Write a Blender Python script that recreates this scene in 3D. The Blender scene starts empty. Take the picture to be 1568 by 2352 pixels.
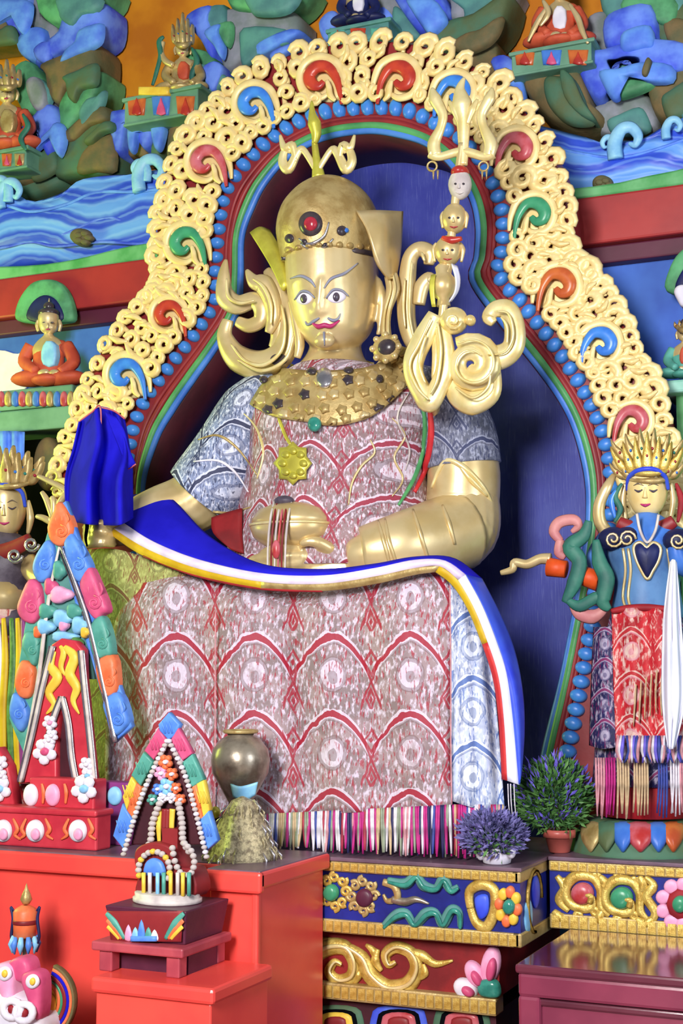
import bpy, bmesh, math, random
from mathutils import Vector, Matrix
from mathutils.bvhtree import BVHTree
rnd = random.Random(11)
PI = math.pi
SC = bpy.context.scene
COL = SC.collection

# ------------------------------------------------------------------ camera
FPX, CXP, CYP, HOR = 3200.0, 784.0, 1176.0, 1540.0
YAW = math.radians(24.0)
PITCH = math.atan((HOR - CYP) / FPX)
CAM = Vector((6.4 * math.sin(YAW), -6.4 * math.cos(YAW), 1.6))
cd = bpy.data.cameras.new('camera')
cd.sensor_fit = 'VERTICAL'
cd.sensor_height = 36.0
cd.lens = 36.0 * FPX / 2352.0
cam = bpy.data.objects.new('camera', cd)
COL.objects.link(cam)
cam.location = CAM
cam.rotation_euler = (PI / 2 + PITCH, 0, YAW)
SC.camera = cam
CROT = cam.rotation_euler.to_matrix()

# ------------------------------------------------------------------ light
w = bpy.data.worlds.new('world')
SC.world = w
w.use_nodes = True
w.node_tree.nodes['Background'].inputs[0].default_value = (0.80, 0.88, 1.0, 1)
w.node_tree.nodes['Background'].inputs[1].default_value = 0.13

def area(name, loc, target, size, power, color):
    l = bpy.data.lights.new(name, 'AREA')
    l.shape = 'RECTANGLE'
    l.size, l.size_y = size
    l.energy = power
    l.color = color
    o = bpy.data.objects.new(name, l)
    COL.objects.link(o)
    o.location = loc
    o.rotation_euler = (Vector(target) - Vector(loc)).to_track_quat('-Z', 'Y').to_euler()
    return o
area('doorway_daylight', (1.15, -7.3, 3.3), (0, 0, 2.2), (1.4, 1.8), 590, (1.0, 0.975, 0.94))
area('right_window_daylight', (5.6, -3.4, 2.6), (0.1, -0.6, 1.9), (1.8, 2.4), 130, (0.80, 0.88, 1.0))
area('left_lime_lamp', (-4.4, -1.25, 2.7), (-0.2, -0.3, 2.5), (0.8, 1.6), 120, (0.74, 1.0, 0.16))  # unseen lime lamp, read from the green light on left-facing surfaces
vs = SC.view_settings
vs.view_transform = 'Standard'
vs.look = 'None'
vs.exposure = 0.0
vs.gamma = 1.0
vs.use_curve_mapping = False

# ------------------------------------------------------------------ pixel rays
def ray(px, py):
    return (CROT @ Vector(((px - CXP) / FPX, -(py - CYP) / FPX, -1.0))).normalized()
def W(px, py, Y):
    d = ray(px, py)
    return CAM + d * ((Y - CAM.y) / d.y)
def mpp(px, py, Y):            # metres per pixel, perpendicular to the view
    p = W(px, py, Y)
    fw = CROT @ Vector((0, 0, -1))
    return (p - CAM).dot(fw) / FPX
SY, CYW = math.sin(YAW), math.cos(YAW)

# ------------------------------------------------------------------ curves
def cr(pts, n=6, closed=False):
    P = [tuple(p) for p in pts]
    m = len(P)
    out = []
    rng = range(m) if closed else range(m - 1)
    for i in rng:
        if closed:
            a, b, c, d = P[(i - 1) % m], P[i], P[(i + 1) % m], P[(i + 2) % m]
        else:
            a, b, c, d = P[max(i - 1, 0)], P[i], P[i + 1], P[min(i + 2, m - 1)]
        for k in range(n):
            t = k / n
            out.append(tuple(0.5 * (2 * q + (r - p) * t + (2 * p - 5 * q + 4 * r - s) * t * t + (3 * q - p - 3 * r + s) * t ** 3)
                             for p, q, r, s in zip(a, b, c, d)))
    if not closed:
        out.append(P[-1])
    return out
def lin(pts, u):               # sample polyline at fraction u (by index)
    x = u * (len(pts) - 1)
    i = min(int(x), len(pts) - 2)
    f = x - i
    return tuple(a + (b - a) * f for a, b in zip(pts[i], pts[i + 1]))
def resamp(pts, n):            # by arc length
    L = [0.0]
    for a, b in zip(pts, pts[1:]):
        L.append(L[-1] + math.dist(a, b))
    out = []
    j = 0
    for k in range(n):
        s = L[-1] * k / (n - 1)
        while j < len(L) - 2 and L[j + 1] < s:
            j += 1
        f = (s - L[j]) / max(L[j + 1] - L[j], 1e-9)
        out.append(tuple(a + (b - a) * f for a, b in zip(pts[j], pts[j + 1])))
    return out
def P3(pts, Y=None, n=6, closed=False):   # pixel path -> world path
    q = [(p[0], p[1], p[2] if len(p) > 2 else Y) for p in pts]
    if n > 1:
        q = cr(q, n, closed)
    return [W(*p) for p in q]
def spiral(cx, cy, r, turns=1.4, a0=0.0, dr=1, r1=0.25, n=16):
    out = []
    for k in range(n + 1):
        t = k / n
        rr = r * (1 - (1 - r1) * t)
        a = a0 + dr * t * turns * 2 * PI
        out.append((cx + rr * math.cos(a), cy + rr * math.sin(a)))
    return out

# ------------------------------------------------------------------ shapes -> (verts, faces)
def J(*g):
    V, F = [], []
    for v, f in g:
        o = len(V)
        V += v
        F += [tuple(i + o for i in q) for q in f]
    return V, F
def tubeg(pts, rad, n=8, k=1.0, closed=False, up=None):
    pts = [Vector(p) for p in pts]
    m = len(pts)
    V, F = [], []
    Yv = Vector((0, 1, 0)) if up is None else Vector(up)
    last = None
    for i, p in enumerate(pts):
        a = pts[(i - 1) % m] if (closed or i > 0) else pts[i]
        b = pts[(i + 1) % m] if (closed or i < m - 1) else pts[i]
        t = (b - a)
        t = t.normalized() if t.length > 1e-9 else Vector((0, 0, 1))
        ref = Yv if abs(t.dot(Yv)) < 0.93 else (Vector((1, 0, 0)) if abs(t.x) < .9 else Vector((0, 0, 1)))
        nn = t.cross(ref).normalized()
        if last is not None and nn.dot(last) < 0 and abs(t.dot(Yv)) >= 0.93:
            nn = -nn
        last = nn
        bb = nn.cross(t).normalized()
        if isinstance(rad, (list, tuple)):
            x = i / max(m - 1, 1) * (len(rad) - 1)
            j = min(int(x), len(rad) - 2)
            r = rad[j] + (rad[j + 1] - rad[j]) * (x - j)
        else:
            r = rad
        for q in range(n):
            an = 2 * PI * q / n
            V.append(p + nn * (r * math.cos(an)) + bb * (r * k * math.sin(an)))
    for i in range(m if closed else m - 1):
        i2 = (i + 1) % m
        for q in range(n):
            q2 = (q + 1) % n
            F.append((i * n + q, i2 * n + q, i2 * n + q2, i * n + q2))
    if not closed:
        F.append(tuple(range(n - 1, -1, -1))[::-1])
        F.append(tuple(range((m - 1) * n, m * n))[::-1])
    return V, F
def pxtube(pts, Y, rpx, n=8, k=1.0, sm=6, closed=False):
    q = P3(pts, Y, sm, closed)
    p0 = pts[0]
    s = mpp(p0[0], p0[1], p0[2] if len(p0) > 2 else Y)
    r = [x * s for x in rpx] if isinstance(rpx, (list, tuple)) else rpx * s
    return tubeg(q, r, n, k, closed)
def ringsg(rings, cap=True):   # list of equal-length point loops
    V, F = [], []
    n = len(rings[0])
    for r in rings:
        V += [Vector(p) for p in r]
    for i in range(len(rings) - 1):
        for q in range(n):
            q2 = (q + 1) % n
            F.append((i * n + q, i * n + q2, (i + 1) * n + q2, (i + 1) * n + q))
    if cap:
        F.append(tuple(range(n))[::-1])
        F.append(tuple(range((len(rings) - 1) * n, len(rings) * n)))
    return V, F
def loftg(rows, n=28, sm=4):   # rows: (cx, cy, Y, halfwidth_px, depth_m)
    rows = cr(rows, sm) if sm > 1 else rows
    R = []
    for cx, cy, Y, hw, d in rows:
        c = W(cx, cy, Y)
        h = hw * mpp(cx, cy, Y)
        rx = math.sqrt(max(h * h - (d * SY) ** 2, (0.35 * h) ** 2)) / CYW
        R.append([(c.x + rx * math.cos(2 * PI * q / n), c.y + d * math.sin(2 * PI * q / n), c.z) for q in range(n)])
    return ringsg(R)
def latheg(c, prof, n=20, sq=1.0):
    R = [[(c[0] + r * math.cos(2 * PI * q / n), c[1] + sq * r * math.sin(2 * PI * q / n), c[2] + z) for q in range(n)] for r, z in prof]
    return ringsg(R)
def ellg(c, rx, ry, rz, nu=16, nv=10):
    R = []
    for i in range(nv + 1):
        a = -PI / 2 + PI * i / nv
        R.append([(c[0] + max(rx * math.cos(a), 1e-4) * math.cos(2 * PI * q / nu), c[1] + max(ry * math.cos(a), 1e-4) * math.sin(2 * PI * q / nu), c[2] + rz * math.sin(a)) for q in range(nu)])
    return ringsg(R)
def ellpx(px, py, Y, wpx, hpx, dep, nu=16, nv=10):
    s = mpp(px, py, Y)
    return ellg(W(px, py, Y), wpx * s / CYW, dep, hpx * s, nu, nv)
def boxg(x0, x1, y0, y1, z0, z1):
    V = [Vector((x, y, z)) for z in (z0, z1) for y in (y0, y1) for x in (x0, x1)]
    return V, [(0, 2, 3, 1), (4, 5, 7, 6), (0, 1, 5, 4), (2, 6, 7, 3), (0, 4, 6, 2), (1, 3, 7, 5)]
def boxpx(x0, y0, x1, y1, Yf, dep):   # front face given in pixels on plane Yf
    xm, ym = (x0 + x1) / 2, (y0 + y1) / 2
    return boxg(W(x0, ym, Yf).x, W(x1, ym, Yf).x, Yf, Yf + dep, W(xm, y1, Yf).z, W(xm, y0, Yf).z)
PUFF = ((1.0, 0.0), (0.97, .45), (0.86, .78), (0.65, .93), (0.35, .99))
def puffg(out, Y, h, prof=PUFF, back=0.0, sm=4, ctr=None):
    o = cr(out, sm, True) if sm > 1 else out
    o = [W(p[0], p[1], Y) for p in o]
    # consistent winding
    A = sum(a.x * b.z - b.x * a.z for a, b in zip(o, o[1:] + o[:1]))
    if A > 0:
        o = o[::-1]
    c = sum(o, Vector()) / len(o) if ctr is None else W(ctr[0], ctr[1], Y)
    R = []
    if back:
        R.append([p + Vector((0, back, 0)) for p in o])
    for s, hh in prof:
        R.append([c + (p - c) * s - Vector((0, h * hh, 0)) for p in o])
    V, F = ringsg(R, cap=False)
    n = len(o)
    V.append(c - Vector((0, h, 0)))
    b = (len(R) - 1) * n
    F += [(b + q, b + (q + 1) % n, len(V) - 1) for q in range(n)]
    return V, F
def plateg(outs, Y, th, bev=0.0, sm=4, world=False, res=1):
    """outline (list of pixels) or list of outlines (holes even-odd) -> slab, front face at Y"""
    if not isinstance(outs[0][0], (list, tuple)):
        outs = [outs]
    cu = bpy.data.curves.new('tmp', 'CURVE')
    cu.dimensions = '2D'
    cu.fill_mode = 'BOTH'
    bev = min(bev, th * .45)
    cu.extrude = max(th / 2 - bev, 1e-4)
    cu.bevel_depth = bev
    cu.bevel_resolution = res
    cu.offset = -bev
    for o in outs:
        q = cr(o, sm, True) if sm > 1 else o
        pw = [W(p[0], p[1], Y) for p in q] if not world else [Vector((p[0], 0, p[1])) for p in q]
        s = cu.splines.new('POLY')
        s.points.add(len(pw) - 1)
        for a, p in zip(s.points, pw):
            a.co = (p.x, p.z, 0, 1)
        s.use_cyclic_u = True
    ob = bpy.data.objects.new('tmp', cu)
    me = bpy.data.meshes.new_from_object(ob)
    V = [Vector((v.co.x, Y + th / 2 - v.co.z, v.co.y)) for v in me.vertices]
    F = [tuple(p.vertices) for p in me.polygons]
    bpy.data.objects.remove(ob)
    bpy.data.curves.remove(cu)
    bpy.data.meshes.remove(me)
    return V, F
def sheetg(rows, nu=24, sv=4, fold=None):
    """rows: list of polylines of (px,py,Y); returns verts, faces, uv(pixel)"""
    rr = [resamp(cr(r, 6), nu) for r in rows]
    cols = [cr([r[i] for r in rr], sv) for i in range(nu)]
    nv = len(cols[0])
    V, UV = [], []
    for j in range(nv):
        for i in range(nu):
            p = cols[i][j]
            x, y, Y = p
            if fold:
                Y = Y + fold(i / (nu - 1), j / (nv - 1))
            V.append(W(x, y, Y))
            UV.append((x, y))
    F = [(j * nu + i, (j + 1) * nu + i, (j + 1) * nu + i + 1, j * nu + i + 1) for j in range(nv - 1) for i in range(nu - 1)]
    return V, F, UV

# ------------------------------------------------------------------ objects
WLOC = {}
def mk(name, g, mat, parent=None, smooth=True, uv=None, kind=None, label=None, solid=0, bevel=0, sub=0, auto=None):
    V, F = g[0], g[1]
    if len(g) > 2 and uv is None:
        uv = g[2]
    V = [Vector(v) for v in V]
    lo = Vector((min(v.x for v in V), min(v.y for v in V), min(v.z for v in V)))
    hi = Vector((max(v.x for v in V), max(v.y for v in V), max(v.z for v in V)))
    c = (lo + hi) / 2
    me = bpy.data.meshes.new(name)
    me.from_pydata([v - c for v in V], [], F)
    if smooth:
        me.polygons.foreach_set('use_smooth', [True] * len(me.polygons))
    if uv:
        l = me.uv_layers.new(name='uv')
        for lp in me.loops:
            l.data[lp.index].uv = uv[lp.vertex_index]
    me.materials.append(M[mat] if isinstance(mat, str) else mat)
    o = bpy.data.objects.new(name, me)
    COL.objects.link(o)
    o.location = c
    WLOC[o.name] = c
    if parent is not None:
        o.parent = parent
        o.matrix_parent_inverse = Matrix.Translation(-WLOC[parent.name])
    if solid:
        md = o.modifiers.new('solid', 'SOLIDIFY')
        md.thickness = solid
        md.offset = 0
    if bevel:
        md = o.modifiers.new('bevel', 'BEVEL')
        md.width = bevel
        md.segments = 2
        md.limit_method = 'ANGLE'
    if smooth and auto:
        me.set_sharp_from_angle(angle=math.radians(auto))
    if kind:
        o['kind'] = kind
    if label:
        o['label'] = label
    return o
def inst(o, loc, parent, flip=False, scale=1.0, rot=0.0):     # shared-mesh copy of a part
    c = o.copy()
    COL.objects.link(c)
    c.location = loc
    c.scale = (-scale if flip else scale, scale, scale)
    c.rotation_euler = (0, rot, 0)
    c.parent = parent
    c.matrix_parent_inverse = Matrix.Translation(-WLOC[parent.name])
    WLOC[c.name] = Vector(loc)
    return c
def thing(name, label, cat, loc, group=None, kind=None):
    o = bpy.data.objects.new(name, None)
    o.empty_display_size = 0.1
    COL.objects.link(o)
    o.location = loc
    WLOC[o.name] = Vector(loc)
    o['label'] = label
    o['category'] = cat
    if group:
        o['group'] = group
    return o
def tag(o, label, cat, group=None):
    o['label'] = label
    o['category'] = cat
    if group:
        o['group'] = group
    return o
def bvh(g):
    return BVHTree.FromPolygons([Vector(v) for v in g[0]], [f for f in g[1]])
def hit(bv, px, py, off=0.0, Yd=0.0):
    d = ray(px, py)
    h = bv.ray_cast(CAM, d)
    if h[0] is None:
        return W(px, py, Yd)
    return h[0] - d * off
def hitpath(bv, pts, off=0.004, n=5, Yd=0.0):
    return [hit(bv, p[0], p[1], off, Yd) for p in cr(pts, n)]
def puffhit(bv, out, h, off=0.0, sm=3, Yd=0.0, prof=((1, 0), (.9, .6), (.6, .93))):
    o = cr(out, sm, True) if sm > 1 else out
    A = sum(a[0] * b[1] - b[0] * a[1] for a, b in zip(o, o[1:] + o[:1]))
    if A < 0:
        o = o[::-1]
    cx = sum(p[0] for p in o) / len(o)
    cy = sum(p[1] for p in o) / len(o)
    d = ray(cx, cy)
    R = []
    for s, hh in prof:
        R.append([hit(bv, cx + (p[0] - cx) * s, cy + (p[1] - cy) * s, off + h * hh, Yd) for p in o])
    V, F = ringsg(R, cap=False)
    n = len(o)
    V.append(hit(bv, cx, cy, off + h, Yd))
    b = (len(R) - 1) * n
    F += [(b + q, b + (q + 1) % n, len(V) - 1) for q in range(n)]
    return V, F
def oval(cx, cy, rx, ry, n=12, rot=0.0):
    return [(cx + rx * math.cos(a) * math.cos(rot) - ry * math.sin(a) * math.sin(rot),
             cy + rx * math.cos(a) * math.sin(rot) + ry * math.sin(a) * math.cos(rot)) for a in [2 * PI * k / n for k in range(n)]]

# ------------------------------------------------------------------ materials
M = {}
def lc(c):
    return tuple(((x / 255) / 12.92 if x / 255 <= .04045 else ((x / 255 + .055) / 1.055) ** 2.4) for x in c[:3]) + (1.0,)
class E:                        # little algebra on shader math nodes
    def __init__(s, nt, sock):
        s.nt, s.s = nt, sock
    def op(s, o, *a, clamp=False):
        n = s.nt.nodes.new('ShaderNodeMath')
        n.operation = o
        n.use_clamp = clamp
        for i, x in enumerate((s,) + a):
            if isinstance(x, E):
                s.nt.links.new(x.s, n.inputs[i])
            else:
                n.inputs[i].default_value = x
        return E(s.nt, n.outputs[0])
    def __add__(s, o): return s.op('ADD', o)
    def __sub__(s, o): return s.op('SUBTRACT', o)
    def __mul__(s, o): return s.op('MULTIPLY', o)
    def __truediv__(s, o): return s.op('DIVIDE', o)
    def ab(s): return s.op('ABSOLUTE')
    def fr(s): return s.op('FRACT')
    def fl(s): return s.op('FLOOR')
    def lt(s, v): return s.op('LESS_THAN', v)
    def gt(s, v): return s.op('GREATER_THAN', v)
    def mx(s, o): return s.op('MAXIMUM', o)
    def mn(s, o): return s.op('MINIMUM', o)
    def sq(s): return s.op('SQRT')
    def sin(s): return s.op('SINE')
    def ss(s, a, b):            # smooth step a..b -> 0..1
        n = s.nt.nodes.new('ShaderNodeMapRange')
        n.interpolation_type = 'SMOOTHSTEP'
        s.nt.links.new(s.s, n.inputs[0])
        n.inputs[1].default_value, n.inputs[2].default_value = a, b
        return E(s.nt, n.outputs[0])
def mixc(nt, fac, a, b):
    n = nt.nodes.new('ShaderNodeMix')
    n.data_type = 'RGBA'
    if isinstance(fac, E):
        nt.links.new(fac.s, n.inputs[0])
    else:
        n.inputs[0].default_value = fac
    for k, x in ((6, a), (7, b)):
        if isinstance(x, tuple):
            n.inputs[k].default_value = x
        else:
            nt.links.new(x, n.inputs[k])
    return n.outputs[2]
def base(name, rough=.6, metal=0.0, spec=.4):
    m = bpy.data.materials.new(name)
    m.use_nodes = True
    b = m.node_tree.nodes['Principled BSDF']
    b.inputs['Roughness'].default_value = rough
    b.inputs['Metallic'].default_value = metal
    b.inputs['Specular IOR Level'].default_value = spec
    M[name] = m
    return m, m.node_tree, b
def noiseE(nt, scale, detail=3, vec=None, stretch=None, rough=.55):
    t = nt.nodes.new('ShaderNodeTexCoord')
    v = t.outputs['Object'] if vec is None else vec
    if stretch:
        mp = nt.nodes.new('ShaderNodeMapping')
        mp.inputs['Scale'].default_value = stretch
        nt.links.new(v, mp.inputs[0])
        v = mp.outputs[0]
    n = nt.nodes.new('ShaderNodeTexNoise')
    n.inputs['Scale'].default_value = scale
    n.inputs['Detail'].default_value = detail
    n.inputs['Roughness'].default_value = rough
    nt.links.new(v, n.inputs['Vector'])
    return E(nt, n.outputs[0])
def bump(nt, b, e, strength=.3, dist=.01):
    n = nt.nodes.new('ShaderNodeBump')
    n.inputs['Strength'].default_value = strength
    n.inputs['Distance'].default_value = dist
    nt.links.new(e.s, n.inputs['Height'])
    nt.links.new(n.outputs[0], b.inputs['Normal'])
def paint(name, c1, c2=None, rough=.55, metal=0.0, scale=9, bmp=.12, spec=.35, fac=(.38, .66)):
    m, nt, b = base(name, rough, metal, spec)
    c2 = c2 or tuple(x * .8 for x in c1)
    e = noiseE(nt, scale, 4)
    nt.links.new(mixc(nt, e.ss(*fac), lc(c1), lc(c2)), b.inputs['Base Color'])
    if bmp:
        bump(nt, b, noiseE(nt, scale * 5, 3), bmp, .006)
    return m
# ------------------------------------------------------------------ material library
paint('gold_paint', (242, 220, 160), (230, 200, 130), .42, .15, 7, .1)
paint('gold_leaf', (224, 202, 152), (208, 182, 126), .34, .42, 5, .06, .5)
paint('gold_dull', (196, 172, 116), (166, 138, 84), .42, .35, 14, .25, .5)
paint('gold_bright', (246, 230, 172), (232, 208, 138), .32, .4, 9, .08, .5)
paint('gold_lime_lit', (214, 208, 84), (190, 180, 70), .38, .45, 8, .08, .5)  # gold with the lime light from the left put into its colour
paint('gold_frieze', (226, 196, 104), (190, 152, 66), .35, .4, 25, .3, .5)
paint('maroon', (142, 40, 44), (120, 32, 38), .45, 0, 5)
paint('maroon_dark', (74, 22, 36), (58, 18, 30), .6, 0, 5)
paint('plum', (92, 40, 62), (76, 32, 54), .4, 0, 5)
paint('purple', (140, 60, 130), (116, 48, 110), .45, 0, 8)
paint('bead_blue', (78, 150, 226), (60, 122, 210), .35, 0, 6, .05)
paint('mold_green', (86, 158, 98), (66, 134, 84), .4, 0, 6)
paint('mold_blue', (76, 130, 214), (58, 106, 194), .4, 0, 6)
paint('mold_teal', (84, 158, 170), (70, 140, 160), .4, 0, 6)
paint('inlay_red', (196, 70, 48), (164, 46, 44), .3, 0, 8, .03)
paint('inlay_pink', (200, 108, 120), (172, 48, 48), .3, 0, 8, .03)
paint('inlay_orange', (206, 112, 56), (176, 76, 44), .3, 0, 8, .03)
paint('inlay_blue', (70, 140, 226), (52, 110, 206), .3, 0, 8, .03)
paint('inlay_green', (70, 158, 116), (54, 134, 98), .3, 0, 8, .03)
paint('rock_blue', (62, 84, 216), (112, 150, 244), .6, 0, 5, .25)
paint('rock_ltblue', (108, 164, 244), (80, 120, 226), .6, 0, 6, .2)
paint('rock_green', (96, 172, 118), (66, 124, 86), .6, 0, 6, .25)
paint('rock_dkgreen', (72, 112, 88), (86, 100, 66), .65, 0, 6, .3)
paint('rock_teal', (92, 150, 142), (74, 122, 124), .6, 0, 6, .25)
paint('rock_brown', (122, 102, 66), (92, 92, 62), .7, 0, 8, .4)
paint('rock_grey', (146, 148, 160), (112, 124, 120), .65, 0, 6, .3)
paint('wall_orange', (214, 136, 22), (190, 110, 14), .7, 0, 3, .1)
paint('grass_green', (110, 180, 120), (70, 152, 82), .55, 0, 5, .15)
paint('beam_red', (170, 52, 50), (152, 46, 48), .42, 0, 3, .08)
paint('beam_plum', (92, 34, 58), (80, 30, 50), .5, 0, 3)
paint('wall_blue', (62, 108, 200), (46, 86, 180), .6, 0, 3, .1)
paint('shelf_green', (112, 158, 132), (92, 138, 114), .55, 0, 5)
paint('shelf_mint', (150, 206, 190), (130, 190, 172), .5, 0, 5)
paint('black', (12, 12, 18), (8, 8, 10), .95, 0, 5, .05, .02)
paint('dark_blue', (28, 36, 92), (22, 26, 66), .5, 0, 6)
paint('white', (236, 232, 240), (214, 210, 226), .6, 0, 7)
paint('white_silk', (240, 240, 255), (222, 224, 246), .55, 0, 5)
paint('bone', (214, 206, 200), (180, 168, 168), .5, 0, 10)
paint('red_lacquer', (240, 82, 72), (230, 72, 68), .3, 0, 2.5, .05, .5)
paint('red_wax', (206, 60, 74), (186, 44, 62), .4, 0, 7, .06)
paint('altar_top', (118, 92, 108), (92, 70, 86), .35, 0, 5)
paint('brown_lacquer', (104, 46, 62), (86, 36, 52), .12, 0, 3, .03, .6)
paint('table_panel', (140, 58, 82), (122, 48, 72), .16, 0, 3, .04, .6)
paint('robe_orange', (206, 92, 60), (180, 70, 48), .6, 0, 9)
paint('robe_red', (160, 30, 40), (130, 22, 34), .65, 0, 9)
paint('silk_blue', (36, 32, 200), (28, 24, 176), .85, 0, 4, .1, .08)
paint('silk_blue2', (66, 96, 226), (42, 62, 210), .45, 0, 5, .08, .4)
paint('silk_white', (236, 226, 244), (214, 196, 232), .5, 0, 7, .08)
paint('silk_yellow', (214, 178, 34), (190, 150, 20), .5, 0, 7, .08)
paint('silk_red', (206, 50, 50), (180, 34, 44), .5, 0, 7, .08)
paint('wax_orange', (232, 128, 84), (226, 104, 60), .45, 0, 12, .1)
paint('wax_blue', (96, 150, 228), (74, 122, 214), .45, 0, 12, .1)
paint('wax_pink', (216, 92, 134), (200, 74, 120), .45, 0, 12, .1)
paint('wax_teal', (92, 166, 152), (72, 146, 132), .45, 0, 12, .1)
paint('wax_yellow', (236, 204, 80), (226, 182, 60), .45, 0, 12, .1)
paint('wax_sky', (150, 208, 236), (120, 180, 226), .45, 0, 12, .1)
paint('wax_rose', (240, 176, 208), (230, 150, 190), .45, 0, 12, .1)
paint('orange_cloth', (228, 92, 34), (206, 74, 24), .5, 0, 9)
paint('cloth_teal', (52, 118, 100), (38, 92, 84), .55, 0, 9)
paint('pink_skin', (204, 138, 134), (184, 112, 116), .5, 0, 9)
paint('terracotta', (190, 98, 88), (170, 84, 76), .35, 0, 5)
paint('leaf', (90, 136, 70), (56, 100, 52), .5, 0, 20)
paint('leaf_purple', (124, 116, 180), (86, 86, 132), .6, 0, 20)
paint('flower_violet', (118, 104, 214), (96, 84, 190), .5, 0, 20)
paint('navy_ledge', (34, 44, 140), (26, 34, 110), .35, 0, 6)
paint('brass', (176, 164, 146), (112, 98, 84), .3, .6, 9, .1, .5)
paint('silver', (208, 206, 214), (170, 168, 180), .25, .8, 12, .15, .5)
paint('tinsel', (226, 214, 172), (150, 138, 112), .22, .6, 60, .8, .6)
paint('lips', (186, 52, 110), (170, 44, 100), .4, 0, 9, 0)
paint('blue_line', (150, 150, 164), (128, 130, 154), .5, 0, 9, 0)
paint('eye_white', (236, 230, 246), (226, 220, 240), .25, 0, 9, 0)
paint('pupil', (92, 82, 92), (70, 62, 76), .2, 0, 9, 0)
paint('jewel_dark', (74, 64, 66), (54, 48, 58), .25, 0, 20, 0)
paint('jewel_red', (178, 50, 66), (150, 40, 56), .2, 0, 20, 0)
paint('jewel_teal', (64, 148, 132), (44, 120, 108), .2, 0, 20, 0)
paint('lining_red', (140, 26, 30), (110, 18, 24), .6, 0, 6)
paint('brocade_dkedge', (92, 84, 98), (70, 62, 76), .5, 0, 18)
paint('floor_wood', (110, 62, 48), (88, 48, 38), .4, 0, 3)
paint('stand_red', (184, 78, 88), (160, 62, 76), .45, 0, 7)
paint('tunic_blue', (84, 128, 178), (66, 104, 156), .5, 0, 9)
for nm, c in (('f_white', (226, 220, 230)), ('f_magenta', (190, 40, 130)), ('f_red', (172, 50, 74)), ('f_blue', (60, 76, 160)), ('f_sage', (150, 160, 140)), ('f_rose', (214, 150, 160)), ('f_sand', (206, 178, 140)), ('f_navy', (46, 44, 92))):
    paint(nm, c, None, .55, 0, 20, .1)

def navy_panel():
    m, nt, b = base('navy_panel', .5, 0, .3)
    e = noiseE(nt, 6, 4)
    s = noiseE(nt, 30, 3, stretch=(6, 1, .35))
    c = mixc(nt, e.ss(.35, .7), lc((48, 56, 150)), lc((62, 72, 160)))
    nt.links.new(mixc(nt, s.ss(.55, .75) * .35, c, lc((110, 120, 190))), b.inputs['Base Color'])
    bump(nt, b, s, .15, .004)
navy_panel()
def water():
    m, nt, b = base('water', .45, 0, .4)
    t = nt.nodes.new('ShaderNodeTexCoord')
    sp = nt.nodes.new('ShaderNodeSeparateXYZ')
    nt.links.new(t.outputs['UV'], sp.inputs[0])
    u, v = E(nt, sp.outputs[0]), E(nt, sp.outputs[1])
    n = noiseE(nt, 3, 3)
    wv = ((v * .105 + (u * .022).sin() * 1.6 + n * 5).sin() * .5 + .5)
    fine = ((v * .33 + (u * .022).sin() * 5 + n * 14).sin() * .5 + .5)
    c = mixc(nt, wv.ss(.15, .9), lc((52, 84, 208)), lc((104, 160, 240)))
    nt.links.new(mixc(nt, fine.ss(.6, 1) * .35, c, lc((140, 186, 246))), b.inputs['Base Color'])
    bump(nt, b, fine, .25, .008)
water()
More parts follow.
